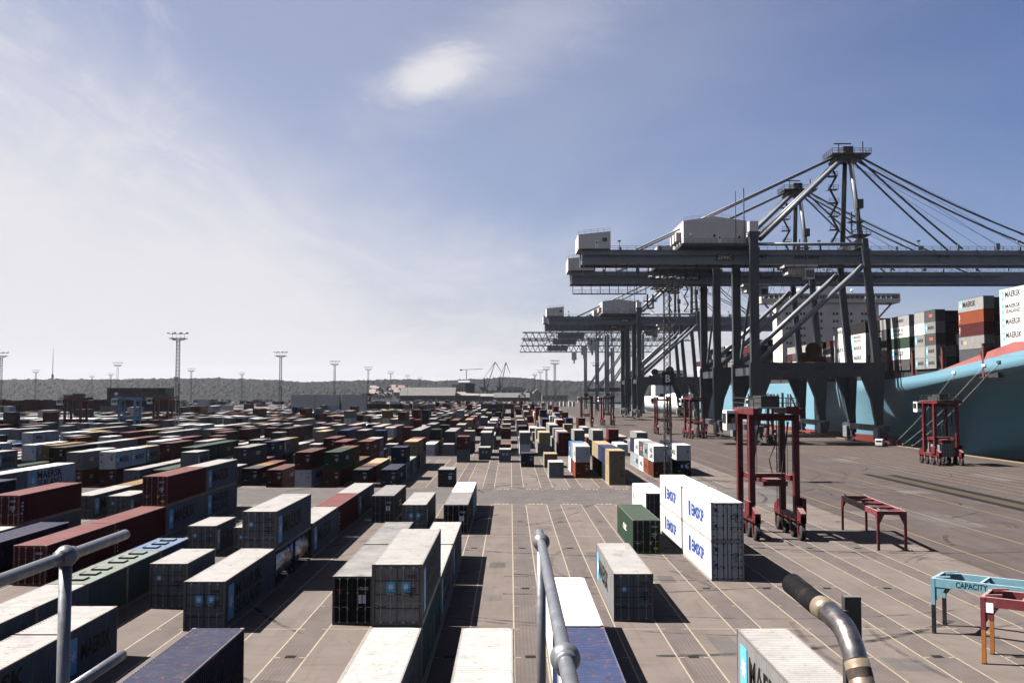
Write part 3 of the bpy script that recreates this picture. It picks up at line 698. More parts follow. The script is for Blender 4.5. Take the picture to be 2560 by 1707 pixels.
for (k, D, z, ft, h, col, art, door, lab) in YARD:
    L = LEN[ft]; X = laneX(k); side = (1,) if X < -1 else (-1,) if X > 1 else (-1, 1)
    name = 'refrigerated_container' if col == 'reefer' else 'shipping_container'
    g = 'containers standing in the yard'
    if D < 124:
        dm = CM_RUSTY if (k == -1 and z > 0) else None
        if k in (-2, -1) and col == 'dgrey': dm = CM['dark']
        if k == 4 and D == 108: dm = CM['dgrey']
        near_container(name, lab, X, D, z, L, h, col, art, door, side, dm, g)
    else: mid_container(name, lab, X, D, z, L, h, col, art, door, side, g)
    TAKEN.append((k, D, D + L)); NIND += 1
bulk_container('near grey green bulk container with three roof hatches', laneX(-6), 58.7, 0, 'bgreen')
bulk_container('far grey green bulk container with three roof hatches, touching the blue one', laneX(-6), 64.8, 0, 'bgreen')
bulk_container('faded blue bulk container with roof hatches', laneX(-6), 70.95, 0, 'bblue')
tank_container('silver tank container in a steel frame under a grey container, front one', laneX(-4), 70.2, 0)
tank_container('silver tank container under a grey container, rear one', laneX(-4), 76.4, 0)
NIND += 5
# white sticker on the pale roof
for o in list(bpy.data.objects):
    if o.get('label', '').startswith('pale container with a square white'):
        flat('sticker', QUAD, M_WINK, o, (-.1, LEN[40] - 1.25, Y + .003), (1, 0, 0), (0, 1, 0), .75, .6)
        flat('marking', MARK_B, M_INK, o, (.02, LEN[40] - 1.17, Y + .007), (1, 0, 0), (0, 1, 0), .5, .42)
    if 'nearest the camera' in o.get('label', '') or 'beside the exhaust' in o.get('label', ''):
        flat('marking', MARK_C, M_YINK, o, (-.3, LEN[40] - .55, Y + .003), (1, 0, 0), (0, 1, 0), .6, .14)

# ------------------------------------------------------------------ ground, roads, quay, water
QX = 102.5                                     # quay edge
def sheet(name, x0, x1, y0, y1, z, mat, parent=None, kind=None):
    b = MB(); b.face([(x0, y0, z), (x1, y0, z), (x1, y1, z), (x0, y1, z)]); return put(name, b, mat, parent, kind=kind)
ground = sheet('ground', -4500, QX - .8, -300, 6500, 0, M_GROUND, kind='structure')
b = MB(); b.box(QX - .8, QX, -300, 1700, -6, .12); quay_kerb = put('quay_kerb', b, M_YLINE, kind='structure')
b = MB(); b.box(QX - .8, QX - .1, 1700, 6500, -6, 0); put('shore_wall', b, M_GROUND, kind='structure')
road = sheet('road', -200, 38, 123.2, 143.4, .004, M_ROAD, kind='structure')
sheet('road', -260, 34, 206.5, 214.5, .004, M_ROAD, kind='structure')
sheet('road', -300, 34, 292, 312, .004, M_ROAD, kind='structure')
apron = sheet('quay_apron', 37.5, QX - .8, 20, 1500, .003, M_APRON, kind='structure')
BLOCKS = [(22, 122.6), (144, 206), (215, 291.5), (312.5, 400), (412, 510), (520, 640), (652, 800), (812, 960)]
def track_x(k): return (laneX(k) + laneX(k + 1)) / 2
for bi, (d0, d1) in enumerate(BLOCKS[:3]):
    for k in range(-14 if bi < 1 else -20, 8):
        xc = track_x(k); w = .87
        if xc < -.56 * d1 - 4: continue
        sheet('wheel_track', xc - w, xc + w, d0, d1, .004, M_TRACK, ground)
        for s in (-1, 1): sheet('painted_line', xc + s * w - .045, xc + s * w + .045, d0, d1, .008, M_LINE, ground)
        if bi == 0 and -6 <= k:
            t = 33.4
            while t < d1:
                for s in (-1, 1): sheet('painted_tick', xc + s * .70 - .19, xc + s * .70 + .19, t, t + .11, .008, M_LINE, ground)
                t += 6.22
for k in range(-3, 8):                          # slot end lines and little row marks by the cross road
    for d in ((58.3, 83.2) if k > 3 else (58.3, 95.6)): sheet('painted_line', laneX(k) - 1.25, laneX(k) + 1.25, d, d + .1, .006, M_LINE, ground)
    if k > -1:
        for d in (123.6, 142.6):
            for q in (-.8, -.35, .25, .7): sheet('row_mark', laneX(k) + q - .15, laneX(k) + q + .15, d - .9, d - .2, .009, M_LINE, ground)
    sheet('painted_line', laneX(k) - 1.25, laneX(k) + 1.25, 122.9, 123.05, .006, M_LINE, ground)
for x in (40, 47.5, 56, 70, 72.6, 75.2, 77.8, 80.4, 83, 85.6, 88.2, 90.8, 93.4):
    sheet('painted_line', x - .06, x + .06, 60, 700, .009, M_YLINE, ground)
sheet('trench_cover', 60.6, 62.0, 60, 168, .008, M_DARKPAV, ground); sheet('trench_cover', 64.2, 65.7, 60, 166, .008, M_DARKPAV, ground)
sheet('trench_plate', 62.02, 64.18, 60, 166, .008, M_HATCHPAV, ground)
for x in (66.2, 66.9, 98.6, 99.3):
    b = MB(); b.box(x - .06, x + .06, 20, 1200, .002, .05); put('crane_rail', b, M_DARKST, ground)
def mark_mat():
    m = bpy.data.materials.new('tyre_mark'); m.use_nodes = True; N = m.node_tree.nodes; L = m.node_tree.links; p = N['Principled BSDF']
    p.inputs['Base Color'].default_value = (.018, .016, .016, 1); p.inputs['Roughness'].default_value = .9
    ge = N.new('ShaderNodeNewGeometry'); n = N.new('ShaderNodeTexNoise'); n.inputs['Scale'].default_value = .7; n.inputs['Detail'].default_value = 7; n.inputs['Roughness'].default_value = .7; L.new(ge.outputs['Position'], n.inputs['Vector'])
    r_ = N.new('ShaderNodeMapRange'); L.new(n.outputs[0], r_.inputs[0]); r_.inputs[1].default_value = .40; r_.inputs[2].default_value = .70; r_.inputs[4].default_value = .72; L.new(r_.outputs[0], p.inputs['Alpha']); return m
M_MARK = mark_mat(); M_PATCH = ground_mat('asphalt_patch', (0.0547, 0.0485, 0.0463), (0.0463, 0.0421, 0.0411)); M_PATCH2 = ground_mat('pale_patch', (0.0659, 0.0585, 0.0553), (0.0599, 0.0539, 0.0514))
gr = random.Random(21)
def arc_mark(x, y, r, a0, a1, w, gap):
    b = MB()
    for off in (0, gap):
        rr = r + off; n = 14
        for i in range(n):
            q0 = a0 + (a1 - a0) * i / n; q1 = a0 + (a1 - a0) * (i + 1) / n
            b.face([(x + (rr - w / 2) * math.cos(q0), y + (rr - w / 2) * math.sin(q0), .0055), (x + (rr + w / 2) * math.cos(q0), y + (rr + w / 2) * math.sin(q0), .0055), (x + (rr + w / 2) * math.cos(q1), y + (rr + w / 2) * math.sin(q1), .0055), (x + (rr - w / 2) * math.cos(q1), y + (rr - w / 2) * math.sin(q1), .0055)])
    put('tyre_mark', b, M_MARK, ground, kind='stuff')
for i in range(60):
    a0 = gr.uniform(0, 6.28); arc_mark(gr.uniform(-30, 40), gr.uniform(124, 143), gr.uniform(8, 60), a0, a0 + gr.uniform(.15, .5), gr.uniform(.25, .5), .01)
for i in range(110):
    a0 = gr.uniform(0, 6.28); arc_mark(gr.uniform(-25, 62), gr.uniform(44, 190), gr.uniform(7, 34), a0, a0 + gr.uniform(.25, .9), gr.uniform(.25, .5), gr.choice((.0, .7, 4.3)) + .01)
for i in range(16):
    x = gr.uniform(38, 95); y = gr.uniform(70, 230); sheet('asphalt_patch', x, x + gr.uniform(1.5, 5), y, y + gr.uniform(3, 14), .0048 + i * .0001, gr.choice((M_PATCH, M_PATCH2)), ground)
for i in range(9):
    k = gr.choice((-2, 0, 1, 2, 3, 4, 5, 6)); y = gr.uniform(48, 118); x = laneX(k); sheet('asphalt_patch', x - gr.uniform(.4, 1.1), x + gr.uniform(.4, 1.1), y, y + gr.uniform(1.5, 5), .0032 + i * .00005, gr.choice((M_PATCH, M_PATCH2)), ground)
for k in range(-3, 9):
    for y in (52, 70, 88, 106): sheet('drain_cover', track_x(k) - .28, track_x(k) + .28, y, y + .55, .0075, M_DARKPAV, ground)
def water_mat():
    m = bpy.data.materials.new('harbour_water'); m.use_nodes = True; N = m.node_tree.nodes; L = m.node_tree.links; p = N['Principled BSDF']
    p.inputs['Base Color'].default_value = (.012, .03, .042, 1); p.inputs['Roughness'].default_value = .08
    ge = N.new('ShaderNodeNewGeometry'); n = N.new('ShaderNodeTexNoise'); n.inputs['Scale'].default_value = .5; n.inputs['Detail'].default_value = 6
    L.new(ge.outputs['Position'], n.inputs['Vector']); b = N.new('ShaderNodeBump'); b.inputs['Strength'].default_value = .5; b.inputs['Distance'].default_value = .4
    L.new(n.outputs[0], b.inputs['Height']); L.new(b.outputs[0], p.inputs['Normal']); return m
sheet('water', QX, 4500, -300, 6500, -2.6, water_mat(), kind='structure')

# ------------------------------------------------------------------ the rest of the yard, filled row by row
rng = random.Random(5)
MIXC = ['grey'] * 34 + ['pale'] * 12 + ['white'] * 10 + ['red'] * 11 + ['rust'] * 14 + ['maroon'] * 8 + ['dark'] * 8 + ['dgrey'] * 10 + ['navy'] * 5 + ['blue'] * 1 + ['cream'] * 5 + ['yellow'] * 3 + ['dgreen'] * 3 + ['green'] * 1 + ['orange'] * 1 + ['lblue'] * 1
EMPTY = {0: lambda k, d: True if k >= -9 else d < 100, 1: lambda k, d: k >= -4 or (k == -5 and d > 172) , 2: lambda k, d: False}
FILL = []
for bi, (d0, d1) in enumerate(BLOCKS):
    kmax = 7 if bi < 3 else 6 if bi < 6 else 5
    for k in range(-125, kmax + 1):
        X = laneX(k)
        d = max(d0 + .5, -X / .545 - 4) if X < 0 else d0 + .5
        rowbias = rng.random(); rowcol = rng.choice(MIXC)
        white_row = (d0 > 310 and -60 < k < -18 and k % 3 == 0)
        while d < d1 - 6.2:
            ft = 40 if rng.random() < .62 and d + 12.4 < d1 else 20; L = LEN[ft]
            a, c = d, d + L
            d += L + rng.choice((.12, .2, .3, .5))
            if any(kk == k and a < t1 + .05 and c > t0 - .05 for kk, t0, t1 in TAKEN): continue
            if bi in EMPTY and EMPTY[bi](k, a): continue
            if bi == 0 and k < -13 and a < 100: continue
            if -135 < X < -70 and 236 < a < 256 and k % 2: continue
            p0 = (.60 if bi == 0 else .92 if bi < 3 else .96) - (.25 if rowbias < .12 else 0)
            if k in (-2, -1, 0) and bi == 2 and a < 262: p0 = .55
            if k > 3 and bi >= 2: p0 = .6
            if rng.random() > p0: d += rng.choice((0, 0, 3, 6)); continue
            nt = 1 + (rng.random() < (.42 if bi < 5 else .55)) + (rng.random() < (.10 if bi > 2 else .0))
            for t in range(nt):
                col = 'white' if white_row and rng.random() < .85 else rowcol if rng.random() < .45 else rng.choice(MIXC)
                FILL.append((a, k, X, t * S, ft, col, 1))
FILL.sort(key=lambda f: f[0])
# order of each box in its row and tier, for the descriptions
rank = {}
NSHIP = 46
n_fill_ind = max(0, 296 - NIND - NSHIP)
def label_fill(k, z, ft, col):
    q = rank[(k, z)] = rank.get((k, z), 0) + 1
    side = f'{ordinal(4 - k)} row left of white reefers' if k < 4 else 'row of white reefers' if k == 4 else f'{ordinal(k - 4)} row right of white reefers'
    return f"{'upper' if z > 0 else 'ground'} {PAINT[col][0].split()[-1]} {'long' if ft == 40 else 'short'} container, {side}, {ordinal(q)} in row"
for (kk, D, z, *_r) in YARD: rank[(kk, S if z else 0)] = rank.get((kk, S if z else 0), 0) + 1
for i, (a, k, X, z, ft, col, o_) in enumerate(FILL[:n_fill_ind]):
    art = rng.choice(['M', 'M', 'I', 'MS']) if col in ('grey', 'pale', 'white') and rng.random() < .75 else rng.choice(['', '', 'W', 'Y' if col in ('cream', 'yellow') else 'R'])
    mid_container('shipping_container', label_fill(k, z, ft, col), X, a, z, LEN[ft], S, col, art, 'm' if a < 230 else '', (1,) if X < 0 else (-1,), 'containers standing in the yard')
STUFF = [(X, a, z, ft, col, 0) for (a, k, X, z, ft, col, o_) in FILL[n_fill_ind:]]
# long wall of crosswise stacks at the left, white reefer stacks, far white rows (long side facing the camera: rot = 1)
for i in range(7):
    for t in range(4): STUFF.append((-245 + i * 12.5, 462, t * S, 40, rng.choice(['navy', 'dark', 'blue', 'maroon', 'dgrey', 'dgrey', 'grey', 'rust']), 1))
for i in range(9):
    for t in range(rng.choice((2, 3))): STUFF.append((-92 + i * 12.6, 540, t * S, 40, rng.choice(['dgrey', 'maroon', 'rust', 'dark', 'grey']), 1))
for x, n in ((-112, 5), (-99.5, 5), (-86, 5)):
    for t in range(n):
        for r in range(2): STUFF.append((x, 496 + r * 2.6, t * S, 40, 'reefer', 1))
for x, n in ((-161, 4), (-149, 3)):
    for t in range(n): STUFF.append((x, 500, t * S, 20, 'reefer', 1))
for i in range(44): STUFF.append((-120 + i * 4.3, 985 + (i % 3) * 9, 0, 20, 'white', 0)); STUFF.append((-120 + i * 4.3, 985 + (i % 3) * 9, S, 20, 'white', 0))
for i in range(16):
    STUFF.append((-118 + i * 2.62, 268, 0, 20, 'reefer', 0)) if i % 7 else None
    STUFF.append((-176 + i * 2.62, 330, 0, 40, 'reefer', 0)); STUFF.append((-176 + i * 2.62, 330, S, 40, 'white', 0))
names = list(PAINT)
def boxes_mesh(lst):
    import numpy as np
    tpl = {}
    for L in (20, 40):
        me = cmesh('body', LEN[L], S); tpl[L] = ([v.co[:] for v in me.vertices], [tuple(p.vertices) for p in me.polygons])
    V, F, M = [], [], []
    for (X, a, z, ft, col, rot) in lst:
        v, f = tpl[ft]; n = len(V); mi = names.index(col)
        if rot: V += [(X + q[1], a + q[0], z + q[2]) for q in v]; F += [tuple(n + i for i in reversed(p)) for p in f]
        else: V += [(X + q[0], a + q[1], z + q[2]) for q in v]; F += [tuple(n + i for i in p) for p in f]
        M += [mi] * len(f)
    me = bpy.data.meshes.new('far_boxes'); me.from_pydata(V, [], F); me.polygons.foreach_set('material_index', M); me.materials.append(None); me.update()
    return me
far = put('distant_containers', boxes_mesh([s for s in STUFF if s]), [CM[n] for n in names])
tag(far, 'dense field of stacked containers filling the far yard', 'containers'); far['kind'] = 'stuff'
print('yard', NIND, n_fill_ind, len(STUFF))

# ------------------------------------------------------------------ ship-to-shore cranes (built at local x = distance from the landward rail)
def make_crane(label, y0):
    t = thing('gantry_crane', label, 'crane', (66.5, y0, 0), group='blue grey ship cranes along the quay')
    SP = 21.0
    for y in (0, SP):
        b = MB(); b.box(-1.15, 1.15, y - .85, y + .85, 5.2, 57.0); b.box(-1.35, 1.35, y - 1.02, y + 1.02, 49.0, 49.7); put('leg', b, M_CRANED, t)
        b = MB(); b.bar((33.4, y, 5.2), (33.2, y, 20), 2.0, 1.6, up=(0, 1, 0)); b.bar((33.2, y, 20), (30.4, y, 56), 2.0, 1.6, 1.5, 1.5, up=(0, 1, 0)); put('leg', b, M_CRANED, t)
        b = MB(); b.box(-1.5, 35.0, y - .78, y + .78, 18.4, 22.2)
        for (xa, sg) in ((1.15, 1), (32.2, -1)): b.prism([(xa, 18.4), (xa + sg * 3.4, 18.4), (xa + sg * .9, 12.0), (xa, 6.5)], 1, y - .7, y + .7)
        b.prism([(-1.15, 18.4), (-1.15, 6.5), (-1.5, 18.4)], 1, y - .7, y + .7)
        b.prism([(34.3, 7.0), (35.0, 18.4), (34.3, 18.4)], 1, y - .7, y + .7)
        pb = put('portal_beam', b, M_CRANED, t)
        b = MB(); b.rail((1.5, y - .7, 22.2), (32, y - .7, 22.2), 1.1, 2.2, .03); put('handrail', b, M_CRANEL, pb)
        b = MB(); b.tube([(1.0, y, 22.4), (29.8, y, 48.6)], .72, 14); put('diagonal_brace', b.mesh('brace', True), M_CRANEL, t)
        b = MB(); b.tube([(1.1, y, 54.6), (30.4, y, 54.6)], .42, 12); put('tie_tube', b.mesh('tie', True), M_CRANEL, t)
    for x in (0, 33.3):
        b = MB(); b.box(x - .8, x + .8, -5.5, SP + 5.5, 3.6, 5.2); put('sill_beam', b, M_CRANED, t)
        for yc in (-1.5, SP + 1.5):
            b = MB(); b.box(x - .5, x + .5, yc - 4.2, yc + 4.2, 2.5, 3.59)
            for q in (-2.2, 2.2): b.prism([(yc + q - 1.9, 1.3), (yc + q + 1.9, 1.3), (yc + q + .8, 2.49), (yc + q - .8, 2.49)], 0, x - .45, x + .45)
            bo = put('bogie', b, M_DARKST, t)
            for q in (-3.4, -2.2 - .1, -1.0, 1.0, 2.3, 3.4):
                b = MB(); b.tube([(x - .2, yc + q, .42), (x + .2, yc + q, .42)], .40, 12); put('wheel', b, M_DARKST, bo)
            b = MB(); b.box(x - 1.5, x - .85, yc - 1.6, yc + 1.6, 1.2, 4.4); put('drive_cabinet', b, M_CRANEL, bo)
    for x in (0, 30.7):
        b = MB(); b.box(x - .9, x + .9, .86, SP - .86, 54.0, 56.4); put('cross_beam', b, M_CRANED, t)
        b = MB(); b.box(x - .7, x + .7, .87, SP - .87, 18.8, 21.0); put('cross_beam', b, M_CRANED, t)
    b = MB(); b.bar((1.0, SP, 23), (0, 0.5, 47), .6, .6); put('side_brace', b, M_CRANEL, t)
    # twin girder and boom
    zb, zt = 50.0, 53.7
    for y in (6.8, 14.2):
        b = MB(); b.box(-46.5, 31.5, y - .65, y + .65, zb, zt); b.box(-46.5, 31.5, y - .85, y + .85, zb - .12, zb - .004); b.box(-46.5, 31.5, y - .85, y + .85, zt + .004, zt + .12)
        g = put('girder', b, M_CRANE, t)
        b = MB(); b.rail((-46, y - .8, zt + .12), (30, y - .8, zt + .12), 1.15, 2.4, .045); put('handrail', b, M_CRANEL, g)
        b = MB(); b.box(-46, 95, y - 2.0, y - .9, zt - 1.5, zt - 1.42); put('walkway', b, M_CRANED, g)
        b = MB(); b.prism([(31.7, zb), (108, zb), (112, zb + 2.0), (112, zt), (31.7, zt)], 1, y - .6, y + .6); b.box(31.7, 108, y - .8, y + .8, zb - .12, zb - .004)
        g = put('boom', b, M_CRANE, t)
        b = MB(); b.rail((32, y - .8, zt), (111, y - .8, zt), 1.15, 2.4, .045); put('handrail', b, M_CRANEL, g)
        for x in (40, 52, 64, 76, 88):
            b = MB(); b.bar((x, y - .9, zt + .3), (x + 1.6, y - .9, zb + .6), .25, .25); put('ladder', b, M_CRANEL, g)
    for x in (-46, -38, -28, -18, -6, 8, 20, 34, 48, 62, 76, 90):
        b = MB(); b.box(x - .35, x + .35, 7.5, 13.5, zb + .3, zb + 1.4); put('girder_tie', b, M_CRANED, t)
    for i in range(15):
        x = -36 + i * 9.3 + (i % 3) * 1.4; b = MB(); b.box(x, x + .5 + (i % 2) * .6, 5.2, 6.0, zt + .13, zt + .9 + (i % 4) * .35)
        if i % 3 == 0: b.bar((x, 5.6, zt + .1), (x, 5.6, zt + 2.6), .12, .12); b.box(x - .5, x + .3, 5.3, 5.9, zt + 2.4, zt + 2.8)
        put('deck_fitting', b, M_CRANEL, t)
    # festoon platform hanging under the tail
    b = MB(); b.box(-46, -22, 4.6, 5.8, 46.2, 46.5); b.rail((-46, 4.6, 46.5), (-22, 4.6, 46.5), 1.1, 2.0, .04)
    for i in range(9): x = -46 + 3 * i; b.bar((x, 5.2, 46.4), (x, 6.0, zb), .22, .22)
    b.box(-21.8, -19.6, 3.4, 6.6, 41.5, 41.8); b.box(-21.8, -21.4, 4.4, 5.6, 41.8, 46.2); b.box(-20.0, -19.6, 4.4, 5.6, 41.8, 46.2); b.rail((-23, 3.4, 44), (-18.6, 3.4, 44), 1.1, 1.0, .05); b.box(-23, -18.6, 3.4, 6.4, 43.8, 44)
    put('festoon_platform', b, M_CRANED, t)
    for i in range(14):
        x = -18 + i * 3.4
        b = MB(); b.tube([(x + 3.4 * q, 5.2, zb - .2 - 4.2 * (1 - (2 * q - 1) ** 2)) for q in (0, .15, .35, .5, .65, .85, 1)], .06, 5); put('festoon_cable', b, M_BLACK, t)
    # machinery house
    mh = MB(); mh.prism([(-18.8, 55.0), (-1.4, 55.0), (-1.4, 61.4), (-10.1, 62.6), (-18.8, 61.4)], 1, 2.0, 19.0)
    h = put('machinery_house', mh, M_HOUSE, t)
    b = MB()
    for i in range(44): x = -18.6 + i * .392; b.box(x, x + .08, 1.95, 1.998, 55.2, 61.2 + (0 if i in (0, 43) else .1))
    put('cladding_rib', b, M_HOUSE, h, kind='stuff')
    b = MB(); b.box(-19.6, -.4, .4, 20.4, 54.2, 54.98); b.rail((-19.6, .5, 54.98), (-1.8, .5, 54.98), 1.1, 1.6, .03); b.rail((-19.6, .5, 54.98), (-19.6, 20, 54.98), 1.1, 1.6, .03); put('house_platform', b, M_CRANED, t)
    b = MB(); b.box(-9.3, -8.3, 1.90, 1.99, 55.2, 57.3); put('door', b, M_WHITE, h)
    b = MB(); b.box(-9.0, -8.6, 1.85, 1.94, 56.4, 57.0); put('door_window', b, M_GLASS, h)
    for x, z, m in ((-16.6, 57.6, M_WHITE), (-3.4, 56.8, M_DARKST), (-10.3, 57.2, M_DARKST)):
        b = MB(); b.tube([(x, 1.5, z), (x, 1.995, z)], .42 if m is M_WHITE else .3, 10); put('vent', b, m, h)
    for y in (5, 9, 13):
        b = MB(); b.box(-20.3, -18.85, y, y + 2.2, 56.2, 58.6); put('air_unit', b, M_HOUSE, h)
    b = MB(); b.rail((-18.6, 2.2, 61.45), (-10.1, 2.2, 62.6), .9, 2.0, .025); b.rail((-10.1, 2.2, 62.6), (-1.6, 2.2, 61.45), .9, 2.0, .025); put('roof_rail', b, M_CRANEL, h)
    b = MB(); b.prism([(-47.6, 54.0), (-38.6, 54.0), (-38.6, 58.9), (-47.6, 58.0)], 1, 4.6, 16.4); rh = put('tail_house', b, M_HOUSE, t)
    b = MB(); b.box(-43.0, -42.0, 4.5, 4.59, 54.3, 56.4); put('door', b, M_WHITE, rh)
    b = MB(); b.box(-42.7, -42.3, 4.46, 4.495, 55.4, 56.0); put('door_window', b, M_GLASS, rh)
    b = MB(); b.box(-40.9, -39.6, 4.5, 4.59, 56.0, 57.1); put('window', b, M_GLASS, rh)
    b = MB(); b.rail((-47.5, 4.7, 58.0), (-38.7, 4.7, 58.9), 1.0, 1.6, .03); put('roof_rail', b, M_CRANEL, rh)
    b = MB(); b.box(-1.3, 1.2, -.9, .9, 58.0, 60.8); put('electrical_box', b, M_HOUSE, t)
    b = MB(); b.box(-1.4, 1.6, -1.0, 1.0, 57.0, 57.99); b.rail((1.6, -1, 57.99), (3.4, -1, 57.99), 1.1, .9, .03); put('leg_head', b, M_CRANED, t)
    # apex frame
    ax, az = 29.4, 82.0
    for y0_, y1_ in ((3.0, 8.8), (18.0, 12.2)):
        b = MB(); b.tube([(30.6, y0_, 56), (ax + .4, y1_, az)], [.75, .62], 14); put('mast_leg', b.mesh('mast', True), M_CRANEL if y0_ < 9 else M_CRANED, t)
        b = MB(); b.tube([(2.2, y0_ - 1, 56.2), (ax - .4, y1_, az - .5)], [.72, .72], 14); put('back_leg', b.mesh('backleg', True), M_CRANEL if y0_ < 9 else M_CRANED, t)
    for y in (6.8, 14.2):
        for q in (-.55, .55):
            b = MB(); b.tube([(-31.5, y + q, 54), (ax - .8, 10.5 + (y - 10.5) * .5 + q * .6, az + .3)], .24, 8); put('backstay', b.mesh('stay', True), M_CRANEL, t)
        for xe in (60.5, 88.5):
            for q in (-.3, .3):
                p0 = Vector((ax + 1.0, 10.5 + (y - 10.5) * .5 + q, az + .2)); p1 = Vector((xe, y + q, 54.2))
                pts = [p0.lerp(p1, i / 8) - Vector((0, 0, (1.6 if xe > 70 else .6) * math.sin(math.pi * i / 8))) for i in range(9)]
                b = MB(); b.tube(pts, .16, 6); put('forestay', b.mesh('stay', True), M_CRANED, t)
        for q in range(3):
            b = MB(); b.tube([(ax + .6, y, az - .4 - q * .3), (72 + q * 7, y, 54)], .05, 4); put('hoist_rope', b, M_DARKST, t)
    b = MB(); b.box(-.15 + -2.0, -1.85, 2, 2.3, 55, 70.5); b.box(-4.4, -4.2, 2, 2.2, 55, 69.5); put('stay_post', b, M_CRANEL, t)
    b = MB(); b.box(ax - 5.2, ax + 5.8, 6.4, 14.6, az - .9, az - .5); b.box(ax - 3.6, ax + 3.4, 7.4, 13.6, az - 2.2, az - .91); b.box(ax - 1.4, ax + 1.4, 8.2, 12.8, az - .49, az + 1.8)
    for p, q in (((-5.2, 6.4), (5.8, 6.4)), ((-5.2, 14.6), (5.8, 14.6)), ((-5.2, 6.4), (-5.2, 14.6)), ((5.8, 6.4), (5.8, 14.6))): b.rail((ax + p[0], p[1], az - .5), (ax + q[0], q[1], az - .5), 1.3, 1.4, .05)
    b.bar((ax - 3, 7.5, az - .5), (ax - 3, 7.5, az + 2.4), .2, .2); b.bar((ax - 4.4, 7.5, az + 2.3), (ax + .5, 7.5, az + 2.3), .3, .3); b.bar((ax + 3.8, 7.5, az - .5), (ax + 3.8, 7.5, az + 2.9), .25, .25)
    put('apex_platform', b, M_DARKST, t)
    # stair flights on the mast
    b = MB()
    for i in range(6):
        z = 57 + i * 3.9; x = 28.2 - .1 * i; b.box(x - 2.4, x + .4, 13.6, 16, z, z + .15); b.rail((x - 2.4, 13.6, z + .15), (x + .4, 13.6, z + .15), 1.1, 1.0, .05)
        b.bar((x - 2.2 + (i % 2) * 2.2, 14, z), (x - (i % 2) * 2.0, 14, z + 3.9), .16, .6)
    put('mast_stair', b, M_DARKST, t)
    b = MB(); b.box(27.5, 32.5, .6, 6.0, 57.2, 57.5); b.rail((27.5, .6, 57.5), (32.5, .6, 57.5), 1.2, 1.2, .05)
    for x in (28, 30.2): b.bar((x, 3, 57.5), (x, 3, 64 + (x > 29) * 3), .35, .35); b.box(x - 1, x + 1, 2.2, 3.8, 61, 61.3)
    for i in range(3): b.bar((28, 3, 58 + 2 * i), (30.2, 3, 60 + 2 * i), .15, .15)
    b.box(29.4, 31.2, 2.2, 3.8, 65, 67.5); put('boom_latch_frame', b, M_DARKST, t)
    # trolley with cab, cable reel, plates
    b = MB(); b.box(10.5, 19.5, 6, 15, 49.2, 49.8); b.box(11.5, 18.5, 7.5, 13.5, 47.2, 49.19); put('trolley', b, M_HOUSE, t)
    b = MB(); b.box(15.4, 18.0, 4.4, 7.2, 45.6, 48.6); cb = put('operator_cab', b, M_HOUSE, t)
    b = MB(); b.box(15.6, 17.8, 4.34, 4.39, 46.0, 48.0); put('window', b, M_GLASS, cb)
    b = MB(); b.tube([(15.5, -1.5, 25.6), (15.5, -.6, 25.6)], 2.0, 20); b.box(12.4, 19, -1.2, 1.4, 22.3, 23.8); put('cable_reel', b, CM['rust'], t)
    f = 6.13
    pl = flat('maker_plate', QUAD, M_BLACK, t, (-9.0, f - .01, 50.9), (1, 0, 0), (0, 0, 1), 4.9, 1.7)
    flat('lettering', text_mesh('ZPMC', .03), M_WINK, t, (-8.6, f - .03, 51.2), (1, 0, 0), (0, 0, 1), 4.1, 1.05)
    flat('lettering', text_mesh('ÅRHUS HAVN'), M_INK, t, (12.8, f, 51.3), (1, 0, 0), (0, 0, 1), 7.0, 1.35)
    flat('lettering', text_mesh('48,1m'), M_INK, t, (52.5, f, 51.6), (1, 0, 0), (0, 0, 1), 3.8, 1.0)
    for (x, z) in ((6, 20.3), (16, 20.3), (26, 20.3)): flat('lettering', MARK_A, M_INK, t, (x, -.79, z), (1, 0, 0), (0, 0, 1), 2.8, .9)
    b = MB()
    for x in (6.5, 12, 20, 27): b.box(x - .25, x + .25, -1.0, -.79, 18.0, 18.39)
    put('floodlight', b, M_ORANGE, t)
    return t
crane1 = make_crane('nearest and tallest blue grey ship crane, its boom leaving the picture', 263)
crane2 = copy_tree(crane1, 'second blue grey ship crane, directly behind the nearest one', (66.5, 311, 0))
crane3 = copy_tree(crane1, 'third blue grey ship crane with its house left of the tall legs', (66.5, 499, 0))
crane4 = copy_tree(crane1, 'fourth blue grey ship crane, close behind the third', (66.5, 551, 0))
flat('lettering', text_mesh('47'), M_INK, crane1, (3.2, 6.13, 51.4), (1, 0, 0), (0, 0, 1), 2.2, 1.4)

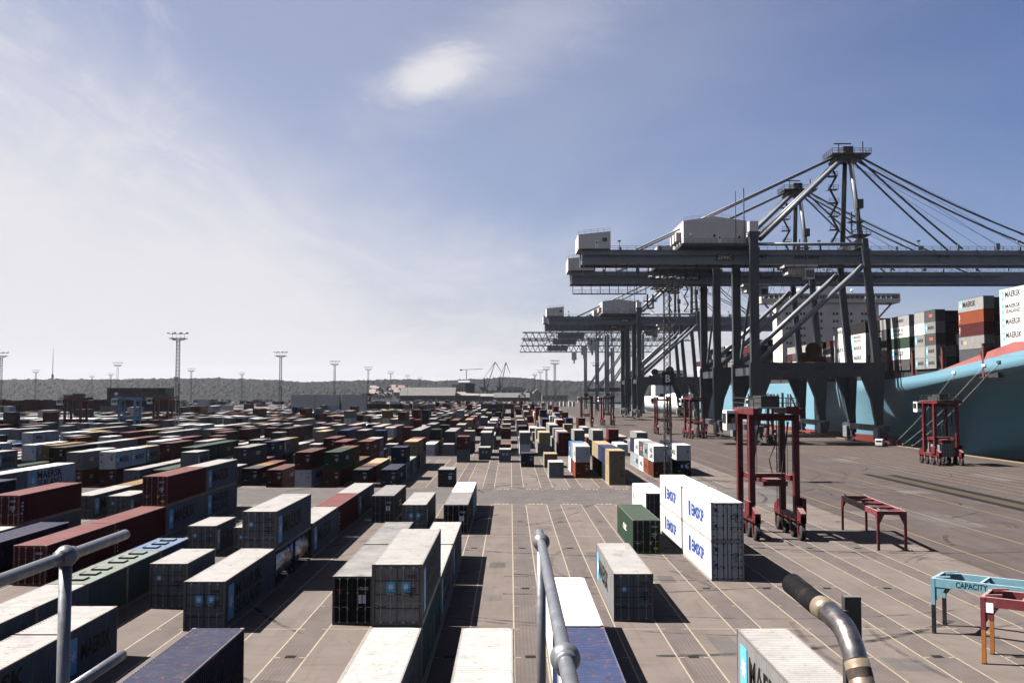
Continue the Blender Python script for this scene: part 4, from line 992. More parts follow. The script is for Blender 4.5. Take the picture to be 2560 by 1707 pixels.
def truss(b, x0, x1, y, z0, z1, n, w=.35):
    dx = (x1 - x0) / n
    b.bar((x0, y, z0), (x1, y, z0), w, w); b.bar((x0, y, z1), (x1, y, z1), w, w)
    for i in range(n):
        xa = x0 + i * dx; b.bar((xa, y, z0), (xa + dx / 2, y, z1), w * .7, w * .7); b.bar((xa + dx / 2, y, z1), (xa + dx, y, z0), w * .7, w * .7)
def make_old_crane(label, y0):
    t = thing('lattice_crane', label, 'crane', (66.5, y0, 0), group='older lattice girder cranes')
    for y in (0, 16):
        for x in (0, 24):
            b = MB(); b.box(x - .8, x + .8, y - .7, y + .7, 1.2, 54); put('leg', b, M_CRANE, t)
        b = MB(); b.box(-1, 25, y - .6, y + .6, 15, 17.5); put('portal_beam', b, M_CRANED, t)
        b = MB(); b.bar((1, y, 17), (23, y, 50), .9, .9); put('diagonal_brace', b, M_CRANEL, t)
    b = MB()
    for y in (4, 12): truss(b, -58, 60, y, 50, 55.5, 26, .45)
    for i in range(20): b.bar((-58 + i * 6, 4, 50), (-58 + i * 6, 12, 50), .3, .3)
    put('lattice_girder', b, M_CRANEL, t)
    b = MB(); b.box(-34, -16, 3, 13, 51, 55); put('machinery_house', b, M_CRANEL, t)
    b = MB()
    for y in (4, 12): b.bar((24, y, 55), (22, 8, 78), .8, .8); b.bar((0, y, 55), (22, 8, 78), .7, .7); b.bar((22, 8, 78), (50, y, 56), .25, .25); b.bar((22, 8, 78), (-40, y, 56), .25, .25)
    put('apex_frame', b, M_CRANE, t)
    b = MB(); b.box(-12, -8, 5, 11, 43, 49.4); b.box(-10.6, -9.4, 7, 9, 40, 43); put('trolley_cab', b, M_HOUSE, t)
    for x in (0, 24):
        b = MB(); b.box(x - .6, x + .6, -3, 19, .1, 1.19); put('bogie', b, M_DARKST, t)
    return t
oc = make_old_crane('nearest lattice girder crane beyond the ship cranes', 660)
copy_tree(oc, 'middle lattice girder crane beyond the ship cranes', (66.5, 735, 0))
copy_tree(oc, 'farthest lattice girder crane with the lowest looking tail', (66.5, 850, 0))

# ------------------------------------------------------------------ straddle carriers
def make_carrier(label, paint_, load=False, spread=5.2):
    t = thing('straddle_carrier', label, 'straddle carrier', group='straddle carriers')
    cx, cy = 2.15, 2.4
    for sx in (-1, 1):
        for sy in (-1, 1):
            b = MB(); b.box(sx * cx - .27, sx * cx + .27, sy * cy - .34, sy * cy + .34, 2.3, 11.9); put('column', b, paint_, t)
        b = MB(); b.box(sx * cx - .28, sx * cx + .28, -4.6, 4.6, 1.7, 2.29); b.prism([(-4.6, 1.7), (-4.6, 2.6), (-3.2, 3.2), (-2.75, 2.3), (-2.75, 1.7)], 0, sx * cx - .27, sx * cx + .27); b.prism([(4.6, 1.7), (2.75, 1.7), (2.75, 2.3), (3.2, 3.2), (4.6, 2.6)], 0, sx * cx - .27, sx * cx + .27)
        put('side_beam', b, paint_, t)
        b = MB(); b.box(sx * cx - .25, sx * cx + .25, -4.3, 4.3, 11.91, 12.5); put('top_beam', b, paint_, t)
        for y in (-3.9, -1.4, 1.4, 3.9):
            b = MB(); b.tube([(sx * cx - .26, y, .76), (sx * cx - .18, y, .76), (sx * cx + .18, y, .76), (sx * cx + .26, y, .76)], [.62, .75, .75, .62], 18); w = put('wheel', b, M_TYRE, t)
            b = MB(); b.tube([(sx * cx - .28, y, .76), (sx * cx + .28, y, .76)], .33, 12); put('rim', b, paint_, w)
            b = MB(); b.box(sx * cx - .36, sx * cx - .29, y - .16, y + .16, .7, 1.95); b.box(sx * cx + .29, sx * cx + .36, y - .16, y + .16, .7, 1.95); b.box(sx * cx - .36, sx * cx + .36, y - .2, y + .2, 1.51, 1.69); put('wheel_fork', b, paint_, t)
    for sy in (-1, 1):
        b = MB(); b.box(-cx + .27, cx - .27, sy * cy - .28, sy * cy + .28, 11.3, 11.89); put('cross_beam', b, paint_, t)
    b = MB(); b.box(-1.9, 1.9, -4.2, 4.2, 12.5, 12.58); put('deck', b, M_DARKST, t)
    b = MB(); b.box(-1.2, .6, -2.6, .6, 12.59, 13.7); b.box(-.9, .9, 1.2, 3.4, 12.59, 13.3); b.tube([(1.2, -1.5, 12.6), (1.2, -1.5, 14.0)], .12, 8); put('engine_housing', b, M_DARKST, t)
    b = MB()
    for s in (-1, 1): b.rail((s * 2.35, -4.3, 12.5), (s * 2.35, 4.3, 12.5), 1.0, 1.4, .025)
    b.rail((-2.35, -4.3, 12.5), (2.35, -4.3, 12.5), 1.0, 1.2, .025); b.rail((-2.35, 4.3, 12.5), (2.35, 4.3, 12.5), 1.0, 1.2, .025); put('handrail', b, M_DARKST, t)
    b = MB(); b.box(-3.4, -2.45, 2.6, 4.4, 10.2, 12.2); cb = put('cab', b, M_WHITE, t)
    b = MB(); b.box(-3.3, -2.55, 2.52, 2.59, 10.9, 11.9); b.box(-3.47, -3.41, 2.8, 4.2, 10.9, 11.9); put('window', b, M_GLASS, cb)
    b = MB(); b.box(.7, 1.9, -4.5, -4.31, 12.0, 12.7); put('light_panel', b, paint_, t)
    # spreader on four ropes, guided between the legs
    b = MB(); b.box(-.7, .7, -3.0, 3.0, spread, spread + .45); b.box(-1.15, 1.15, -3.05, -2.7, spread - .15, spread + .3); b.box(-1.15, 1.15, 2.7, 3.05, spread - .15, spread + .3); b.box(-1.7, 1.7, -.5, .5, spread + .46, spread + .85)
    for sx in (-1, 1): b.box(sx * 1.75 - .12, sx * 1.75 + .12, -2.2, 2.2, spread + .3, spread + .8)
    put('spreader', b, paint_, t)
    for sx in (-1, 1):
        for sy in (-1, 1):
            b = MB(); b.tube([(sx * 1.5, sy * 1.8, spread + .8), (sx * 1.5, sy * 1.8, 11.4)], .03, 5); put('hoist_rope', b, M_DARKST, t)
    b = MB(); b.bar((1.6, -1.9, 11.2), (.9, -1.9, spread + .8), .12, .12); b.bar((-.3, 1.8, 11.2), (-1.0, 1.8, spread + .8), .12, .12); b.tube([(.4, 0, 11.3), (.9, 0, 9), (.2, 0, 7.4), (.5, 0, spread + .8)], .06, 6); put('cable_chain', b, M_BLACK, t)
    b = MB()
    for x in (1.5, 1.9): b.bar((x, 2.05, 2.3), (x, 2.05, 11.5), .05, .05)
    for i in range(28): b.bar((1.5, 2.05, 2.6 + i * .32), (1.9, 2.05, 2.6 + i * .32), .03, .03)
    put('ladder', b, M_DARKST, t)
    b = MB(); b.box(-cx - .55, -cx - .3, -3.4, -1.6, 2.3, 3.6); b.box(cx + .3, cx + .6, -3.6, -1.4, 2.3, 3.9); put('hydraulic_cabinet', b, paint_, t)
    return t
sc1 = make_carrier('red straddle carrier standing beside the stacked white reefers', M_RED); sc1.location = (25.5, 96.6, 0)
sc2 = make_carrier('red straddle carrier by the ship bow holding a grey container', M_RED, spread=4.5); sc2.location = (84.4, 190.5, 0)
near_container('shipping_container', 'grey lettered container held by the straddle carrier near the ship', 84.4, 187.5, 1.6, LEN[20], 2.591, 'grey', 'I', '', (-1,), None, 'containers carried by straddle carriers')
def at(px, D): return (px - 1276) / 2420 * D
for lab, px, D, src, rz in (('red straddle carrier below the legs of the third crane, leftmost there', 1466, 400, sc2, .0),
                            ('red straddle carrier below the third crane, right of its landward legs', 1518, 420, sc2, .1),
                            ('red straddle carrier behind the lattice mast sign', 1655, 330, sc2, .0),
                            ('bright red straddle carrier between the second crane legs', 1735, 300, sc2, .15),
                            ('red straddle carrier at the far left side of the yard', 193, 298, sc1, R(90)),
                            ('red straddle carrier right of the blue one in the left yard', 410, 335, sc1, R(90)),
                            ('red straddle carrier just behind the nearest crane legs', 1905, 270, sc2, 0.0),
                            ('tiny red straddle carrier far off in the yard', 918, 700, sc2, R(90)),
                            ('tiny dark red straddle carrier before the far sheds', 1306, 760, sc2, 0)):
    copy_tree(src, lab, (at(px, D), D, 0), rz)
scb = make_carrier('light blue straddle carrier over a truck in the left yard', M_RBLUE, spread=6); scb.location = (at(327, 303), 303, 0); scb.rotation_euler = (0, 0, R(90))

# ------------------------------------------------------------------ trestle racks
def make_rack(label, loc, rz, L, w, h, m, mleg, cross=(.25, .5, .75), words=None):
    t = thing('trestle_rack', label, 'rack', loc, rz, 'steel trestle racks on the apron')
    for x in (0, L):
        for y in (0, w):
            b = MB(); b.box(x - .11, x + .11, y - .11, y + .11, h * .52 if mleg is not m else .06, h - .02)
            s = 1 if x == 0 else -1; b.prism([(x + s * .11, h - .45), (x + s * .75, h - .45), (x + s * .11, h - 1.35)], 1, y - .06, y + .06)
            sy = 1 if y == 0 else -1; b.prism([(y + sy * .11, h - .3), (y + sy * .55, h - .3), (y + sy * .11, h - 1.2)], 0, x - .06, x + .06)
            leg = put('leg', b, m, t)
            if mleg is not m:
                b = MB(); b.box(x - .10, x + .10, y - .10, y + .10, .06, h * .52); put('leg_foot', b, mleg, leg)
            b = MB(); b.tube([(x, y, 0), (x, y, .06)], .14, 8); put('foot', b, M_BLACK, leg)
    for y in (0, w):
        b = MB(); b.box(.11, L - .11, y - .09, y + .09, h - .5, h - .004); put('long_beam', b, m, t)
    for x in (0, L):
        b = MB(); b.box(x - .09, x + .09, .11, w - .11, h - .34, h - .008); put('end_beam', b, m, t)
    for q in cross:
        b = MB(); b.box(L * q - .07, L * q + .07, .09, w - .09, h - .2, h - .012); put('cross_bar', b, m, t)
    for x in (0.1, L - .9):
        for y in (.12, w - .3):
            b = MB(); b.bar((x, y + .1, h + .02), (x + .8, y + .1, h + .12), .1, .1); put('guide', b, m, t)
    if words: flat('lettering', text_mesh(words, .02), M_INK, t, (1.25, -.094, h - .42), (1, 0, 0), (0, 0, 1), 1.7, .34)
    else: flat('sticker', QUAD, M_WINK, t, (.16, -.095, h - .78), (1, 0, 0), (0, 0, 1), .34, .5)
    return t
make_rack('red trestle rack standing behind the red straddle carrier shadow', (35.1, 86.7, 0), R(84.5), 13.0, 2.35, 3.5, M_PINK, M_PINK)
make_rack('light blue trestle rack with black lettering on its beam', (24.75, 57.3, 0), R(-38), 8.5, 2.35, 3.2, M_LBLUE, CM['dark'], (.3, .62), 'CAPACITY')
make_rack('dark red trestle rack with orange lower legs', (24.55, 50.9, 0), R(-36), 8.5, 2.3, 3.45, M_PINK, M_ORANGE, (.22, .5))

# ------------------------------------------------------------------ floodlight masts
def mast_meshes():
    b = MB(); H = 30.5; w = .55
    for sx in (-1, 1):
        for sy in (-1, 1): b.bar((sx * w, sy * w, 0), (sx * w * .8, sy * w * .8, H), .11, .11)
    n = 27
    for i in range(n):
        z0, z1 = H * i / n, H * (i + 1) / n; q = w * (1 - .2 * i / n)
        for a, c in (((-q, -q), (q, -q)), ((q, -q), (q, q)), ((q, q), (-q, q)), ((-q, q), (-q, -q))):
            b.bar((*a, z0), (*c, z1), .05, .05); b.bar((*c, z0), (*a, z1), .05, .05)
    tower = b.mesh('lattice_tower')
    b = MB()
    for s in (-1, 1): b.bar((-2.4, s * 1.4, 31), (2.4, s * 1.4, 31), .16, .22); b.bar((s * 2.4, -1.4, 31), (s * 2.4, 1.4, 31), .16, .22); b.bar((s * .5, s * .5, 30.4), (s * 2.0, s * 1.3, 31), .12, .12); b.bar((s * .5, -s * .5, 30.4), (s * 2.0, -s * 1.3, 31), .12, .12)
    b.box(-1.7, 1.7, -1.2, 1.2, 30.45, 30.55)
    for s in (-1, 1): b.bar((s * 1.9, 0, 30.5), (s * 1.9, 0, 32.6), .08, .08); b.bar((s * .6, 0, 30.5), (s * .6, 0, 32.6), .06, .06)
    head = b.mesh('head_frame')
    b = MB(); b.box(-.28, .28, -.2, .2, -.16, .16); b.box(-.24, .24, -.26, -.2, -.12, .12); lamp = b.mesh('floodlight')
    b = MB(); b.box(-.5, .5, -.04, .04, 0, 1.0); plate = b.mesh('sign_plate')
    return tower, head, lamp, plate
TOWER, HEAD, LAMP, PLATE = mast_meshes()
def make_mast(label, x, D, sign=None, dark=False, lamps=True):
    t = thing('light_mast', label, 'light mast', (x, D, 0), random.uniform(0, .5), 'floodlight masts over the yard'); m = M_DARKST if D < 400 else M_CRANED
    put('lattice_tower', TOWER, m, t); put('head_frame', HEAD, m, t)
    for i in range(9 if lamps else 5):
        o = put('floodlight', LAMP, M_DARKST if i % 3 else M_CRANEL, t, (-2.8 + i * (.7 if lamps else 1.4), (-1.2, 1.2, 0)[i % 3], 32.7)); o.rotation_euler = (R(25), 0, (i * 1.3) % 6.28)
    b = MB(); b.box(-2.9, 2.9, -.1, .1, 32.42, 32.54); put('lamp_bar', b, m, t)
    if sign:
        s = put('sign_plate', PLATE, M_BLACK if dark else M_WHITE, t, (0, -.75, 15.2 if dark else 17)); s.scale = (2.0, 1, 2.2) if dark else (1.9, 1, 2.0)
        flat('lettering', text_mesh(sign, .02), M_WINK if dark else M_INK, t, (-.42, -.80, 15.7 if dark else 17.4), (1, 0, 0), (0, 0, 1), .8, 1.2); t.rotation_euler = (0, 0, 0)
    return t
make_mast('nearest lattice light mast with a black sign in front of the cranes', at(1668, 157), 157, 'B', True)
make_mast('tall light mast with a white sign left of the middle', at(445, 304), 304, 'C')
MASTS = [(702, 880, 'D', 'tall light mast behind the white reefer stacks'), (837, 903, 'E', 'light mast right of the white reefer stacks'), (921, 917, None, 'light mast left of the hillside houses'),
         (977, 928, None, 'thin light mast above the hillside houses'), (1019, 936, None, 'small light mast before the dark shed'), (4, 881, None, 'light mast cut by the left picture edge'), (91, 925, None, 'light mast left of the slender broadcast mast'),
         (295, 906, None, 'light mast above the dark gate building'), (278, 933, None, 'small light mast close beside the gate building mast'), (479, 921, None, 'light mast right of the white signed mast'), (606, 931, None, 'small light mast in the middle of the left skyline'),
         (1387, 901, None, 'light mast among the lattice cranes'), (1366, 917, None, 'second light mast before the lattice cranes'), (1351, 925, None, 'third light mast before the lattice cranes'), (1337, 933, None, 'fourth small light mast before the lattice cranes'), (1050, 943, None, 'tiny light mast left of the tower crane'), (231, 938, None, 'tiny thin light mast left of the gate building'), (1490, 906, 'D', 'light mast with white sign between the crane legs')]
for px, py, s, lab in MASTS:
    D = 18.7 * 2420 / (981.4 - py); make_mast(lab, at(px, D), D, s, False, D < 600)

# ------------------------------------------------------------------ container ship, bow towards the camera
SCX = 132.0
def lerp_tab(tab, y):
    if y <= tab[0][0]: return tab[0][1]
    for (a, va), (c, vc) in zip(tab, tab[1:]):
        if y <= c: t = (y - a) / (c - a); return va + (vc - va) * t
    return tab[-1][1]
def smooth_tab(tab, y): return (lerp_tab(tab, y - 7) + lerp_tab(tab, y - 3.5) + lerp_tab(tab, y) + lerp_tab(tab, y + 3.5) + lerp_tab(tab, y + 7)) / 5
BT = [(124, .3), (135, 8), (145, 14.5), (160, 21), (180, 25.3), (200, 27.3), (220, 28), (560, 28)]
BW = [(124, .1), (145, .5), (165, 1.0), (185, 2.0), (205, 3.8), (225, 7.0), (245, 11), (265, 16), (285, 21), (305, 25.4), (330, 27.98), (560, 27.98)]
ZD = [(124, 27), (160, 25.6), (180, 24.2), (200, 22.5), (220, 20.6), (240, 18.9), (258, 17.9), (270, 17.6), (560, 17.6)]
def hull_mat():
    m = bpy.data.materials.new('hull_blue'); m.use_nodes = True; N = m.node_tree.nodes; L = m.node_tree.links; p = N['Principled BSDF']
    p.inputs['Roughness'].default_value = .34; p.inputs['Specular IOR Level'].default_value = .35
    ge = N.new('ShaderNodeNewGeometry'); mp = N.new('ShaderNodeMapping'); mp.inputs['Scale'].default_value = (.02, .02, .5); L.new(ge.outputs['Position'], mp.inputs[0])
    n = N.new('ShaderNodeTexNoise'); n.inputs['Scale'].default_value = 1.0; n.inputs['Detail'].default_value = 3; L.new(mp.outputs[0], n.inputs['Vector'])
    br = N.new('ShaderNodeTexBrick'); mp2 = N.new('ShaderNodeMapping'); mp2.inputs['Rotation'].default_value = (0, R(90), R(90)); 
    cb = N.new('ShaderNodeCombineXYZ'); sp = N.new('ShaderNodeSeparateXYZ'); L.new(ge.outputs['Position'], sp.inputs[0]); L.new(sp.outputs[1], cb.inputs[0]); L.new(sp.outputs[2], cb.inputs[1]); L.new(cb.outputs[0], br.inputs['Vector'])
    br.inputs['Scale'].default_value = 1; br.inputs['Brick Width'].default_value = 11; br.inputs['Row Height'].default_value = 2.7; br.inputs['Mortar Size'].default_value = .06
    br.inputs['Color1'].default_value = (.082, .165, .208, 1); br.inputs['Color2'].default_value = (.088, .172, .216, 1); br.inputs['Mortar'].default_value = (.074, .13, .155, 1)
    mx = N.new('ShaderNodeMix'); mx.data_type = 'RGBA'; mx.blend_type = 'MULTIPLY'; mx.inputs[0].default_value = .35; L.new(br.outputs[0], mx.inputs[6]); L.new(n.outputs[1], mx.inputs[7])
    L.new(br.outputs[0], p.inputs['Base Color']); return m
M_HULL = hull_mat(); M_LASH = paint('lashing_red', (.13, .03, .025), rough=.6); M_BOOT = paint('hull_boot_red', (.22, .035, .03), rough=.5, dust_and_sun=0, grime=.4, scale=.3); M_DECKRED = paint('deck_red', (.24, .055, .05), rough=.6, dust_and_sun=.3, grime=.25, scale=.2)
ship = thing('container_ship', 'huge light blue container ship moored at the quay with stacked deck cargo', 'ship', (SCX, 124, 0))
def hull():
    b = MB(); NS = 18; rows = []
    ys = [124 + 3.0 * i for i in range(60)] + [310 + 10 * i for i in range(26)]
    for y in ys:
        bt, bw, zd = smooth_tab(BT, y), smooth_tab(BW, y), smooth_tab(ZD, y); row = []
        for i in range(NS + 1):
            t = i / NS; z = zd + (-3.2 - zd) * t; u_ = min(1, max(0, (t - .11) / .89)); row.append((bw + (bt - bw) * (1 - u_) ** 1.05, z))
        rows.append(row)
    for s in (-1, 1):
        n = len(b.v)
        for y, row in zip(ys, rows): b.v += [(s * q[0], y - 124, q[1]) for q in row]
        for a in range(len(ys) - 1):
            for i in range(NS):
                p = n + a * (NS + 1) + i; q = p + NS + 1; f = (p, q, q + 1, p + 1); b.f.append(f if s > 0 else f[::-1])
                b.m.append(1 if rows[a][i + 1][1] < (1.2 if ys[a] > 276 else -3.1) else 0)
    e = len(ys) - 1
    for (ra, ya) in ((rows[e], ys[e]),): b.face([(q[0], ya - 124, q[1]) for q in ra] + [(-q[0], ya - 124, q[1]) for q in reversed(ra)])
    me = b.mesh('hull', True); put('hull', me, [M_HULL, M_BOOT], ship)
    b = MB()
    for (y, r1), (y2, r2) in zip(zip(ys, rows), zip(ys[1:], rows[1:])):
        b.face([(-r1[0][0], y - 124, r1[0][1] - .25), (r1[0][0], y - 124, r1[0][1] - .25), (r2[0][0], y2 - 124, r2[0][1] - .25), (-r2[0][0], y2 - 124, r2[0][1] - .25)])
    put('deck', b, M_DECKRED, ship)
    b = MB()                                    # red bulwark rising towards the bow
    for s in (-1, 1):
        for y in range(124, 236, 3):
            hh = [3.0 * min(1, max(0, (236 - q) / 42)) for q in (y, y + 3)]
            p = [(s * (smooth_tab(BT, q) - .15 - .35 * h_), q - 124, smooth_tab(ZD, q), h_) for q, h_ in zip((y, y + 3), hh)]
            o = [(s * (smooth_tab(BT, q) - .05), q - 124, smooth_tab(ZD, q) - .02) for q in (y, y + 3)]
            b.hexa([o[0], o[1], (o[1][0] - s * .5, o[1][1], o[1][2]), (o[0][0] - s * .5, o[0][1], o[0][2]),
                    (p[0][0], p[0][1], p[0][2] + p[0][3]), (p[1][0], p[1][1], p[1][2] + p[1][3]), (p[1][0] - s * .3, p[1][1], p[1][2] + p[1][3]), (p[0][0] - s * .3, p[0][1], p[0][2] + p[0][3])])
    put('bulwark', b, M_DECKRED, ship)
    for y in (206, 212, 226):
        z = smooth_tab(ZD, y) - 1.6; x = -smooth_tab(BT, y) - .0
        b = MB(); b.box(x - .25, x + .35, y - 124, y - 122.6, z, z + .5); put('fairlead', b, M_WHITE if y > 209 else M_BLACK, ship)
    b = MB(); b.box(-27.2, 27.2, 208 - 124, 548 - 124, 17.3, 19.9); put('hatch_coaming', b, M_DARKST, ship)
    for y in (213.2, 233.5, 250.9, 266.4, 282, 297.5, 313, 328.5, 344, 359.5, 375):
        b = MB(); b.box(-27.8, -27.2, y - 124.3, y - 123.5, 17.4, 24.5); b.box(-27.9, -25.5, y - 124.2, y - 123.6, 24.5, 24.9); b.bar((-27.5, y - 124.8, 17.5), (-27.5, y - 122.4, 23), .3, .3); put('lashing_bridge', b, M_LASH, ship)
    flat('lettering', text_mesh('MAERSK LINE', .02), M_INK, ship, (-28.06, 424 - 124, 7.4), (0, -1, 0), (0, 0, 1), 80, 6.2)
    # accommodation block and bridge
    ycab = 398 - 124
    b = MB(); b.box(-20, 20, ycab, ycab + 14, 17.4, 51.0); sup = put('superstructure', b, paint('ship_white_cream', (.52, .45, .39), rough=.5, grime=.12, scale=.2), ship)
    wn = MB(); wn.box(-.45, .45, -.06, .05, -.55, .55); wm = wn.mesh('window')
    for fl in range(9):
        for x in (-18, -16.6, -12.2, -10.8, -5.2, -3.8, 1.4, 2.8, 7.2, 8.6, 13.2, 14.6): put('window', wm, M_GLASS, sup, (x, ycab - .01, 22.5 + fl * 3.0))
    b = MB(); b.box(-28.5, 28.5, ycab - 1, ycab + 9, 51.0, 51.7); b.box(-28.5, 28.5, ycab - 1, ycab + 7, 54.2, 54.9); b.box(-14, 14, ycab, ycab + 8, 51.71, 54.19)
    for s in (-1, 1): b.box(s * 28.4 - .3, s * 28.4 + .3, ycab - 1, ycab + 7, 51.71, 54.19); b.bar((s * 26.5, ycab + 3, 51), (s * 20, ycab + 3, 44), .9, .6); b.box(s * 14 - .1 if s > 0 else -28, 28 if s > 0 else -13.9, ycab - .9, ycab - .7, 51.71, 52.7)
    br = put('bridge', b, paint('ship_white_bridge', (.48, .41, .33), rough=.5, grime=.1, scale=.2), ship)
    for i in range(26):
        x = -26.5 + i * 2.1; b = MB(); b.box(x - .85, x + .85, ycab - .85 if abs(x) > 14 else ycab - .08, ycab - .6 if abs(x) > 14 else ycab - .01, 52.75, 54.1); put('bridge_window', b, M_GLASS, br)
    b = MB(); b.box(-3, 3, ycab + 2, ycab + 6, 54.9, 58.5); b.bar((0, ycab + 4, 58), (0, ycab + 4, 67), .8, .8); b.box(-3.5, 3.5, ycab + 3.6, ycab + 4.2, 62, 62.4); b.box(-2, 2, ycab + 3.8, ycab + 4.2, 65, 65.4); put('radar_mast', b, M_HOUSE, br)
    for x, r in ((-12, .9), (18.5, .9), (10, .6)):
        b = MB(); b.sphere((x, ycab + 3, 56.4), r); b.bar((x, ycab + 3, 54.9), (x, ycab + 3, 56), .3, .3); put('satellite_dome', b, M_WHITE, br)
hull()
SHIPB = 'containers stacked on the ship deck'
def bay(D, ft, z0, cols, bayname):
    """outermost column, listed from the top tier down"""
    n = len(cols)
    for i, (c, art) in enumerate(cols):
        z = z0 + (n - 1 - i) * Y
        pos = 'top' if i == 0 else 'bottom' if i == n - 1 else ordinal(i + 1) + ' from top'
        mid_container('refrigerated_container' if c == 'reefer' else 'shipping_container', f"{PAINT[c][0]} container, {pos}, in the ship's {bayname}", 106.9 if D < 220 else 105.55, D, z, LEN[ft], Y, c, art, '', (-1,), SHIPB)
W_ = ('reefer', 'M'); W2 = ('reefer', 'MS'); G = ('grey', 'M'); DR = ('dgrey', 'R')
bay(196, 40, 21.7, [W_, W2, W_, W_, W_], 'nearest white bow stack')
bay(215.4, 40, 21.2, [('pale', 'M'), ('orange', 'V'), ('maroon', 'V'), ('grey', 'B'), ('dgrey', '')], 'orange and maroon stack')
bay(236.9, 20, 20, [DR, G, DR, G, G], 'near half of the paired stack')
bay(243.2, 20, 20, [('pale', ''), ('white', 'W'), G, ('pale', ''), G], 'far half of the paired stack')
bay(252.6, 40, 20, [('pale', 'I'), ('white', 'MS'), ('green', ''), ('white', 'M'), DR], 'green banded stack')
bay(268, 40, 20, [('pale', ''), ('dgrey', 'M'), ('dgrey', ''), ('grey', 'M'), ('grey', '')], 'stack right of the near crane leg')
bay(283.6, 40, 20, [('dark', ''), W2, W_, W_, ('white', '')], 'white lettered stack behind the crane leg')
bay(299, 40, 20, [('white', 'M'), ('white', ''), ('white', 'M'), ('white', ''), ('pale', '')], 'second white stack behind the crane leg')
bay(314.6, 40, 20, [('pale', 'M'), ('pale', 'M'), ('grey', '')], 'low stack before the bridge')
SH = []
rs = random.Random(9)
for (D, n, ft) in ((196, 5, 40), (215.4, 5, 40), (236.9, 5, 40), (252.6, 5, 40), (268, 5, 40), (283.6, 5, 40), (299, 5, 40), (314.6, 4, 40), (330, 4, 40), (345.6, 4, 40), (361, 4, 40)):
    zb_ = 21.7 if D < 200 else 21.2 if D < 220 else 20
    for j in range(1, 20):
        if D < 200 and j > 17: break
        hh = n if j < 3 else n + rs.choice((-1, 0, 0, 1))
        if D >= 330 and j == 1: hh = 4
        for t in range(hh): SH.append(((106.9 if D < 220 else 105.55) + 2.55 * j, D, zb_ + t * Y, ft, rs.choice(['dark', 'dgrey', 'grey', 'navy', 'rust', 'pale', 'white', 'maroon']) if D > 200 else 'reefer', 0))
for D in (330, 345.6, 361, 420, 436, 452, 468, 484, 500, 516, 532):
    for t in range(rs.choice((4, 5, 6)) if D > 400 else rs.choice((2, 3))): SH.append((105.55, D, 20 + t * Y, 40, rs.choice(['dark', 'dgrey', 'grey', 'white', 'pale', 'maroon', 'navy']), 0))
    if D > 400:
        for j in range(1, 6):
            for t in range(6): SH.append((105.55 + 2.55 * j, D, 20 + t * Y, 40, rs.choice(['dark', 'dgrey', 'grey', 'white', 'navy']), 0))
cargo = put('ship_cargo', boxes_mesh([(x, d, z, f_, c, r_) for (x, d, z, f_, c, r_) in SH]), [CM[n] for n in names])
tag(cargo, 'inner rows of stacked containers packed on the ship deck', 'containers'); cargo['kind'] = 'stuff'
for i, (d0, z0_, d1) in enumerate(((226, smooth_tab(ZD, 226) - 1.4, 258), (212.5, smooth_tab(ZD, 212) - 1.4, 252), (206.5, smooth_tab(ZD, 206) - 1.4, 246))):
    p0 = Vector((SCX - smooth_tab(BT, d0) - .2, d0, z0_)); p1 = Vector((101.9, d1, .55))
    b = MB(); b.tube([p0.lerp(p1, t / 8) - Vector((0, 0, 1.0 * math.sin(math.pi * t / 8))) for t in range(9)], .035, 6); o = put('mooring_rope', b.mesh('rope', True), plain('rope_grey%d' % i, (.3, .28, .25)))
    tag(o, ('mooring rope from the ship bow to the quay, upper one', 'mooring rope from the ship bow to the quay, middle one', 'mooring rope from the ship bow to the quay, lower one')[i], 'rope', 'mooring ropes of the ship')
    b = MB(); b.tube([(0, 0, 0), (0, 0, .1), (0, 0, .5), (0, 0, .62), (0, 0, .75)], [.42, .3, .26, .4, .34], 12); o = put('bollard', b, M_DARKST, loc=(101.9, d1, .122)); tag(o, ('black bollard farthest along the quay edge', 'black bollard between two others on the quay edge', 'black bollard nearest the carrier on the quay edge')[i], 'bollard', 'bollards on the quay edge')

# ------------------------------------------------------------------ small vehicles and vessels
def make_van(label, loc, rz):
    t = thing('van', label, 'van', loc, rz)
    prof = [(-2.3, .35), (2.35, .35), (2.4, .9), (1.75, 1.12), (1.0, 1.82), (.6, 1.93), (-2.1, 1.95), (-2.32, 1.75), (-2.36, .9)]
    b = MB(); b.prism(prof, 1, -.86, .86); put('body', b, M_WHITE, t)
    for s in (-1, 1):
        b = MB(); b.prism([(1.55, 1.18), (1.0, 1.72), (.35, 1.75), (.35, 1.18)], 1, s * .865 - .006, s * .865 + .006); put('side_window', b, M_GLASS, t)
        b = MB(); b.prism([(.2, 1.18), (.2, 1.75), (-2.0, 1.75), (-2.1, 1.18)], 1, s * .865 - .006, s * .865 + .006); put('side_window', b, M_GLASS, t)
        for x in (-1.5, 1.5):
            b = MB(); b.tube([(x, s * .66, .33), (x, s * .88, .33)], .33, 14); w = put('wheel', b, M_TYRE, t)
            b = MB(); b.tube([(x, s * .80, .33), (x, s * .89, .33)], .17, 10); put('rim', b, M_GALV, w)
        b = MB(); b.box(2.36, 2.42, s * .62 - .16, s * .62 + .16, .72, .9); put('headlight', b, M_WINK, t)
    b = MB(); b.prism([(1.72, 1.16), (1.05, 1.80), (1.07, 1.83), (1.76, 1.18)], 1, -.74, .74); put('windscreen', b, M_GLASS, t)
    b = MB(); b.box(-2.375, -2.355, -.7, .7, 1.2, 1.7); put('rear_window', b, M_GLASS, t)
    return t
make_van('small white van parked beside the waterside crane leg', (96.6, 254, .01), R(62))
